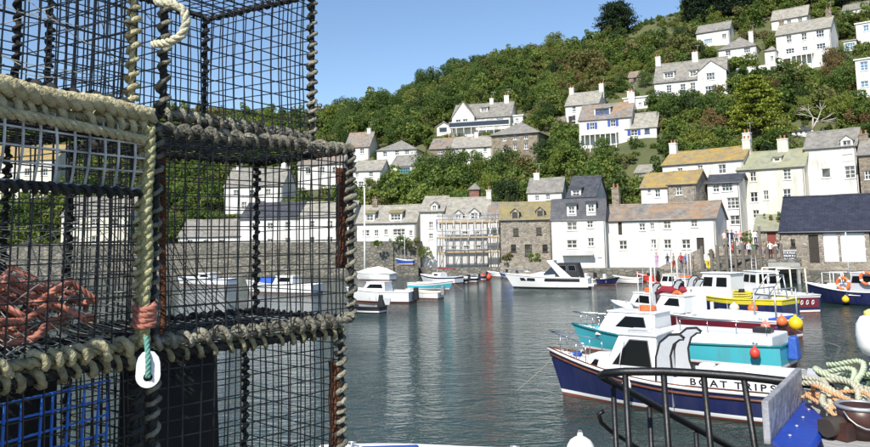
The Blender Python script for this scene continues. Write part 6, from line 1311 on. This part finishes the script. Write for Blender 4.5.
# middle row
Tm, rnd = pot('middle pot at the left, pale mesh front, full of netting and red rope', K1 - dL * (LL + .012), DIR_L, LL, W_, zt - zb - .01, 51, 'wire_black', vert=('rope_sage', 'rope_beige'))
pot('middle pot at the right, black mesh with olive bound edges', K1 + dR * .02, DIR_R, LR - .02, W_, zt - zb - .01, 52, 'wire_black', coil=.0068, edge=('rope_grey', 'rope_grey'), vert=('rope_dark', 'rope_grey'))
nm = MB(); rn4 = random.Random(5)
Tr = [o for o in COL.objects if o.get('label') == 'middle pot at the right, black mesh with olive bound edges'][0]; Hr = zt - zb - .01
for k in range(26):
    a_ = Vector((.04 + LR * .5 * k / 26, W_ * .25, .01)); b_ = Vector((.03 + .06 * (k % 4), W_ * .75, Hr * (.35 + .4 * k / 26))); m_ = a_.lerp(b_, .5) + Vector((0, 0, -.03)); nm.tube([a_, m_, b_], .0009, 4, cap=False)
o = nm.build('funnel_netting', 'net_dark', Tr, uv=False); o['kind'] = 'stuff'
# pale upper front panel, hanging plait of rope, black hem and netting in the left pot
X, Yv, Zv = Vector((1, 0, 0)), Vector((0, 1, 0)), Vector((0, 0, 1)); Hm = zt - zb - .01
wires((LL * .35, -.012, Hm * .70), X, Zv, LL * .64, Hm * .30, .036, .0024, rnd).build('pale_mesh', 'wire_white', Tm, uv=False)
mb = MB(); lash(mb, (LL * .35, -.012, Hm * .685), (LL * .99, -.012, Hm * .685), .005, .0048, 42, rnd); mb.build('hem_lashing', ['rope_dark', 'rope_dark'], Tm, uv=False)
for dx in (-.005,):
    mb = MB(); mb.rope([(LL + dx + .004 * math.sin(k * 1.3), -.022, Hm * (1 - k / 10)) for k in range(11)], .0125, .055, seg=10, n=7); mb.build('hanging_rope', 'rope_sage', Tm, uv=False)
mb = MB(); mb.rope([(LL * .2, -.016, Hm - .015), (LL * .6, -.016, Hm - .018), (LL * .98, -.018, Hm - .03)], .011, .06, seg=8, n=6); mb.build('edge_rope', 'rope_beige', Tm, uv=False)
ring = [Vector((LL * .45 + .02 * math.cos(a), W_ * .45 + .06 * math.cos(a), Hm * .42 + .07 * math.sin(a))) for a in [k * 2 * math.pi / 22 for k in range(22)]]
mb = MB(); mb.tube(ring, .005, 6, closed=True); mb.build('funnel_ring', 'rust', Tm, uv=False)
nm = MB(); rnn = random.Random(77)
for k in range(22):                        # funnel netting drawn from the end and front edges to the ring
    f = (k / 22)
    for e in (Vector((LL, W_ * (f * 1.0), Hm * .05)), Vector((LL * (.35 + .65 * f), 0, Hm * .03)), Vector((LL, .02 + .1 * f, Hm * (.05 + .6 * f)))):
        q = ring[(k * 5 + rnn.randrange(4)) % 22]; mid = e.lerp(q, .5) + Vector((0, 0, -.02 * rnn.random())); nm.tube([e, e.lerp(mid, .5) + Vector((rnn.uniform(-1, 1), rnn.uniform(-1, 1), rnn.uniform(-1.5, .5))) * .012, mid, mid.lerp(q, .5) + Vector((rnn.uniform(-1, 1), rnn.uniform(-1, 1), rnn.uniform(-1, 1))) * .01, q], .0009, 4, cap=False)
for k in range(16):
    a = Vector((LL * rnn.uniform(.3, 1), W_ * rnn.uniform(0, .5), Hm * rnn.uniform(.02, .25))); b = Vector((LL * rnn.uniform(.3, 1), W_ * rnn.uniform(0, .6), Hm * rnn.uniform(.05, .55))); nm.tube([a, a.lerp(b, .5) - Vector((0, 0, .03)), b], .0012, 4, cap=False)
o = nm.build('funnel_netting', 'net_line', Tm, uv=False); o['kind'] = 'stuff'
for k in range(20):                         # red rope heaped inside
    mb = MB(); c = Vector((LL * rnn.uniform(.45, .8), W_ * rnn.uniform(.2, .6), .025 + .0055 * k)); pts = [c + Vector((.09 * math.cos(j * .55 + k) * rnn.uniform(.6, 1.2), .08 * math.sin(j * .55 + k) * rnn.uniform(.6, 1.2), .02 * math.sin(j + k) + .012 * (j % 3))) for j in range(14)]
    mb.rope(pts, .0065, .04, n=5, seg=6); mb.build('red_rope', 'rope_red', Tm, uv=False)
mb = MB(); c = Vector((LL - .005, -.022, .04)); wp = []
for k in range(40): a_ = k * math.pi / 5; rr_ = .0185 + rnn.uniform(-.002, .002); wp.append(c + Vector((rr_ * math.cos(a_), rr_ * math.sin(a_), .0011 * k + .007 * math.sin(a_ + .6))))
mb.rope(wp, .0075, .045, n=5, seg=7); mb.build('red_whipping', 'rope_red', Tm, uv=False)
mat('ivory_plastic', (.82, .82, .86), .35)
def toggle():                               # white plastic hook, teardrop plate with a hole
    P = at(148, 375, 1.56); T = thing('plastic_toggle', 'white plastic teardrop toggle tied to the pot corner', 'toggle', P, R(21)); n = 24; mb = MB(); i0 = 0
    for y in (-.004, .004):
        for k in range(n):
            a = 2 * math.pi * k / n; r = .025 + .024 * max(0, math.cos((a - math.pi / 2))) ** 3; mb.v.append((r * math.cos(a) * .95, y, r * math.sin(a)))
        for k in range(n): a = 2 * math.pi * k / n; mb.v.append((.009 * math.cos(a), y, -.004 + .009 * math.sin(a)))
    for k in range(n):
        j = (k + 1) % n
        mb.face((k, j, n + j, n + k)); mb.face((2 * n + j, 2 * n + k, 3 * n + k, 3 * n + j)); mb.face((j, k, 2 * n + k, 2 * n + j)); mb.face((n + k, n + j, 3 * n + j, 3 * n + k))
    mb.build('plate', 'ivory_plastic', T); mb = MB(); mb.rope([(0, -.008, -.004), (0, -.008, .03), (-.005, .01, .075)], .006, .03); mb.build('tie', 'rope_teal', T)
toggle()
# upper row
zu = zt + .035; KU = base_pt(147, 1.66, zu); HU = .43
dU = Vector((math.sin(R(30)), math.cos(R(30)), 0))
Tu, rnd = pot('upper pot at the left with fine white netting against the sky', KU - dU * (LL + .05), R(30), LL, W_, HU, 53, 'wire_black', edge=('rope_dark', 'rope_dark'), vert=('rope_beige', 'rope_beige'))
pot('upper pot at the right, black mesh seen against blue sky', KU + dU * .035, R(30), LR - .06, W_, HU, 54, 'wire_black', coil=.006, edge=('rope_grey', 'rope_grey'), vert=('rope_dark', 'rope_grey'))
nm = MB()
for k in range(34):
    a = Vector((LL * rnn.uniform(.2, 1), W_ * rnn.uniform(0, .3), HU * rnn.uniform(0, 1))); b = a + Vector((rnn.choice((-1, 1)) * rnn.uniform(.1, .3), W_ * .3, rnn.uniform(-.14, .14))); nm.tube([a, a.lerp(b, .5) - Vector((0, 0, .01)), b], .0011, 4, cap=False)
o = nm.build('loose_netting', 'net_line', Tu, uv=False); o['kind'] = 'stuff'
# thick beige seam rope lying between the rows, and the hanging loop
def seam(label, pts, m, rad, nm='seam_rope', pitch=.07): mb = MB(); mb.rope(pts, rad, pitch, seg=10, n=7); o = mb.build(nm, m, uv=False); tag(o, label, 'rope'); return o
seam('thick beige rope laid along the top of the left middle pot', [Vector((p.x, p.y, zt + .018 + .004 * math.sin(k * 2))) for k, p in enumerate([K1 - dL * (LL * (1 - j / 9)) + nL * -.012 for j in range(10)])], 'rope_beige', .019, pitch=.085)
q0 = at(160, 0, 1.6); lp = [at(155, -12, 1.6), at(158, 2, 1.58), at(172, 3, 1.57), at(184, 10, 1.57), at(187, 22, 1.57), at(182, 35, 1.57), at(170, 42, 1.58), at(160, 44, 1.6), at(152, 44, 1.63)]
sm = []
for k in range(len(lp) - 1):
    for j in range(4): sm.append(lp[k].lerp(lp[k + 1], j / 4))
seam('cream rope loop hanging from the upper pot', sm, 'rope_cream', .0095, 'rope_loop', .05)
# lower row
zl = zb - .03; HL = .44; KL = base_pt(148, 1.64, zl - HL)
pot('lower pot at the left with blue mesh inside', KL - dL * (LL + .02), DIR_L, LL, W_, HL, 55, 'wire_black', edge=('rope_dark', 'rope_olive'), vert=('rope_dark', 'rope_dark'))
Tl = [o for o in COL.objects if o.get('label') == 'lower pot at the left with blue mesh inside'][0]
wires((LL * .35, .03, .02), X, Zv, LL * .58, HL - .06, .034, .0026, rnd).build('blue_mesh', 'wire_blue', Tl, uv=False)
pot('lower pot at the right, black mesh over open water', KL + dR * .02, DIR_R, LR - .06, W_, HL, 56, 'wire_black', edge=('rope_dark', 'rope_olive'), vert=('rope_dark', 'rope_grey'), coil=.0065)
# rusty bars inside the right hand pots
for nm_, px, y0, y1, Yd, lab, rad in (('rusty_bar', 342, 168, 268, 2.10, 'rusty iron bar upright in the right middle pot', .016), ('rusty_bar', 336, 362, 455, 2.06, 'rusty iron bar upright in the lower right pot', .020), ('rusty_bar', 163, 150, 340, 1.72, 'thin rusty bar near the split between the middle pots', .008)):
    a, b = at(px, y1, Yd), at(px, y0, Yd); mb = MB(); rn2 = random.Random(px); mb.tube([a.lerp(b, k / 10) + Vector((rn2.uniform(-1, 1), rn2.uniform(-1, 1), 0)) * rad * .15 for k in range(11)], [rad * rn2.uniform(.82, 1.1) for _ in range(11)], 10); o = mb.build(nm_, 'rust', uv=False); tag(o, lab, 'bar')
mat('backdrop_black', (.010, .011, .013), .8, bump=.3, bscale=30)  # near black sheets, added as stand-ins for the darkness inside the lower pots
for o_, dd_, l_, lab in ((KL + dR * .03 + Vector((-dR.y, dR.x, 0)) * .16, dR, .25, 'black rubber sheet hanging in the lower right pot'), (KL - dL * .55 + nL * .2, dL, .5, 'black rubber sheet hanging behind the blue mesh')):
    mb = MB(); nn_ = Vector((-dd_.y, dd_.x, 0)); n_ = 10; rn3 = random.Random(len(lab))
    for k in range(n_ + 1):
        for z in (.012, HL * .35, HL * .7, HL - .012): mb.v.append(tuple(o_ + dd_ * (l_ * k / n_) + nn_ * (.012 * math.sin(k * 1.1 + z * 5) + rn3.uniform(-.004, .004)) + Vector((0, 0, z))))
    for k in range(n_):
        for q in range(3): mb.face((k * 4 + q, k * 4 + 4 + q, k * 4 + 5 + q, k * 4 + 1 + q), 0, True)
    o = mb.build('dark_backdrop', 'backdrop_black'); md = o.modifiers.new('t', 'SOLIDIFY'); md.thickness = .006; tag(o, lab, 'rubber sheet', 'dark backdrops added in the lower pots')
# what the stack stands on
mb = MB(); c = KL - Vector((0, 0, .02)); pts = [c - dL * .8 - nL * .12, c + dR * .8 - nL * .1, c + dR * .8 + nL * .62, c - dL * .8 + nL * .62]
prism(mb, [(p.x, p.y) for p in pts], QZ - .02, c.z); tag(mb.build('stack_plinth', 'quay_stone'), kind='structure')
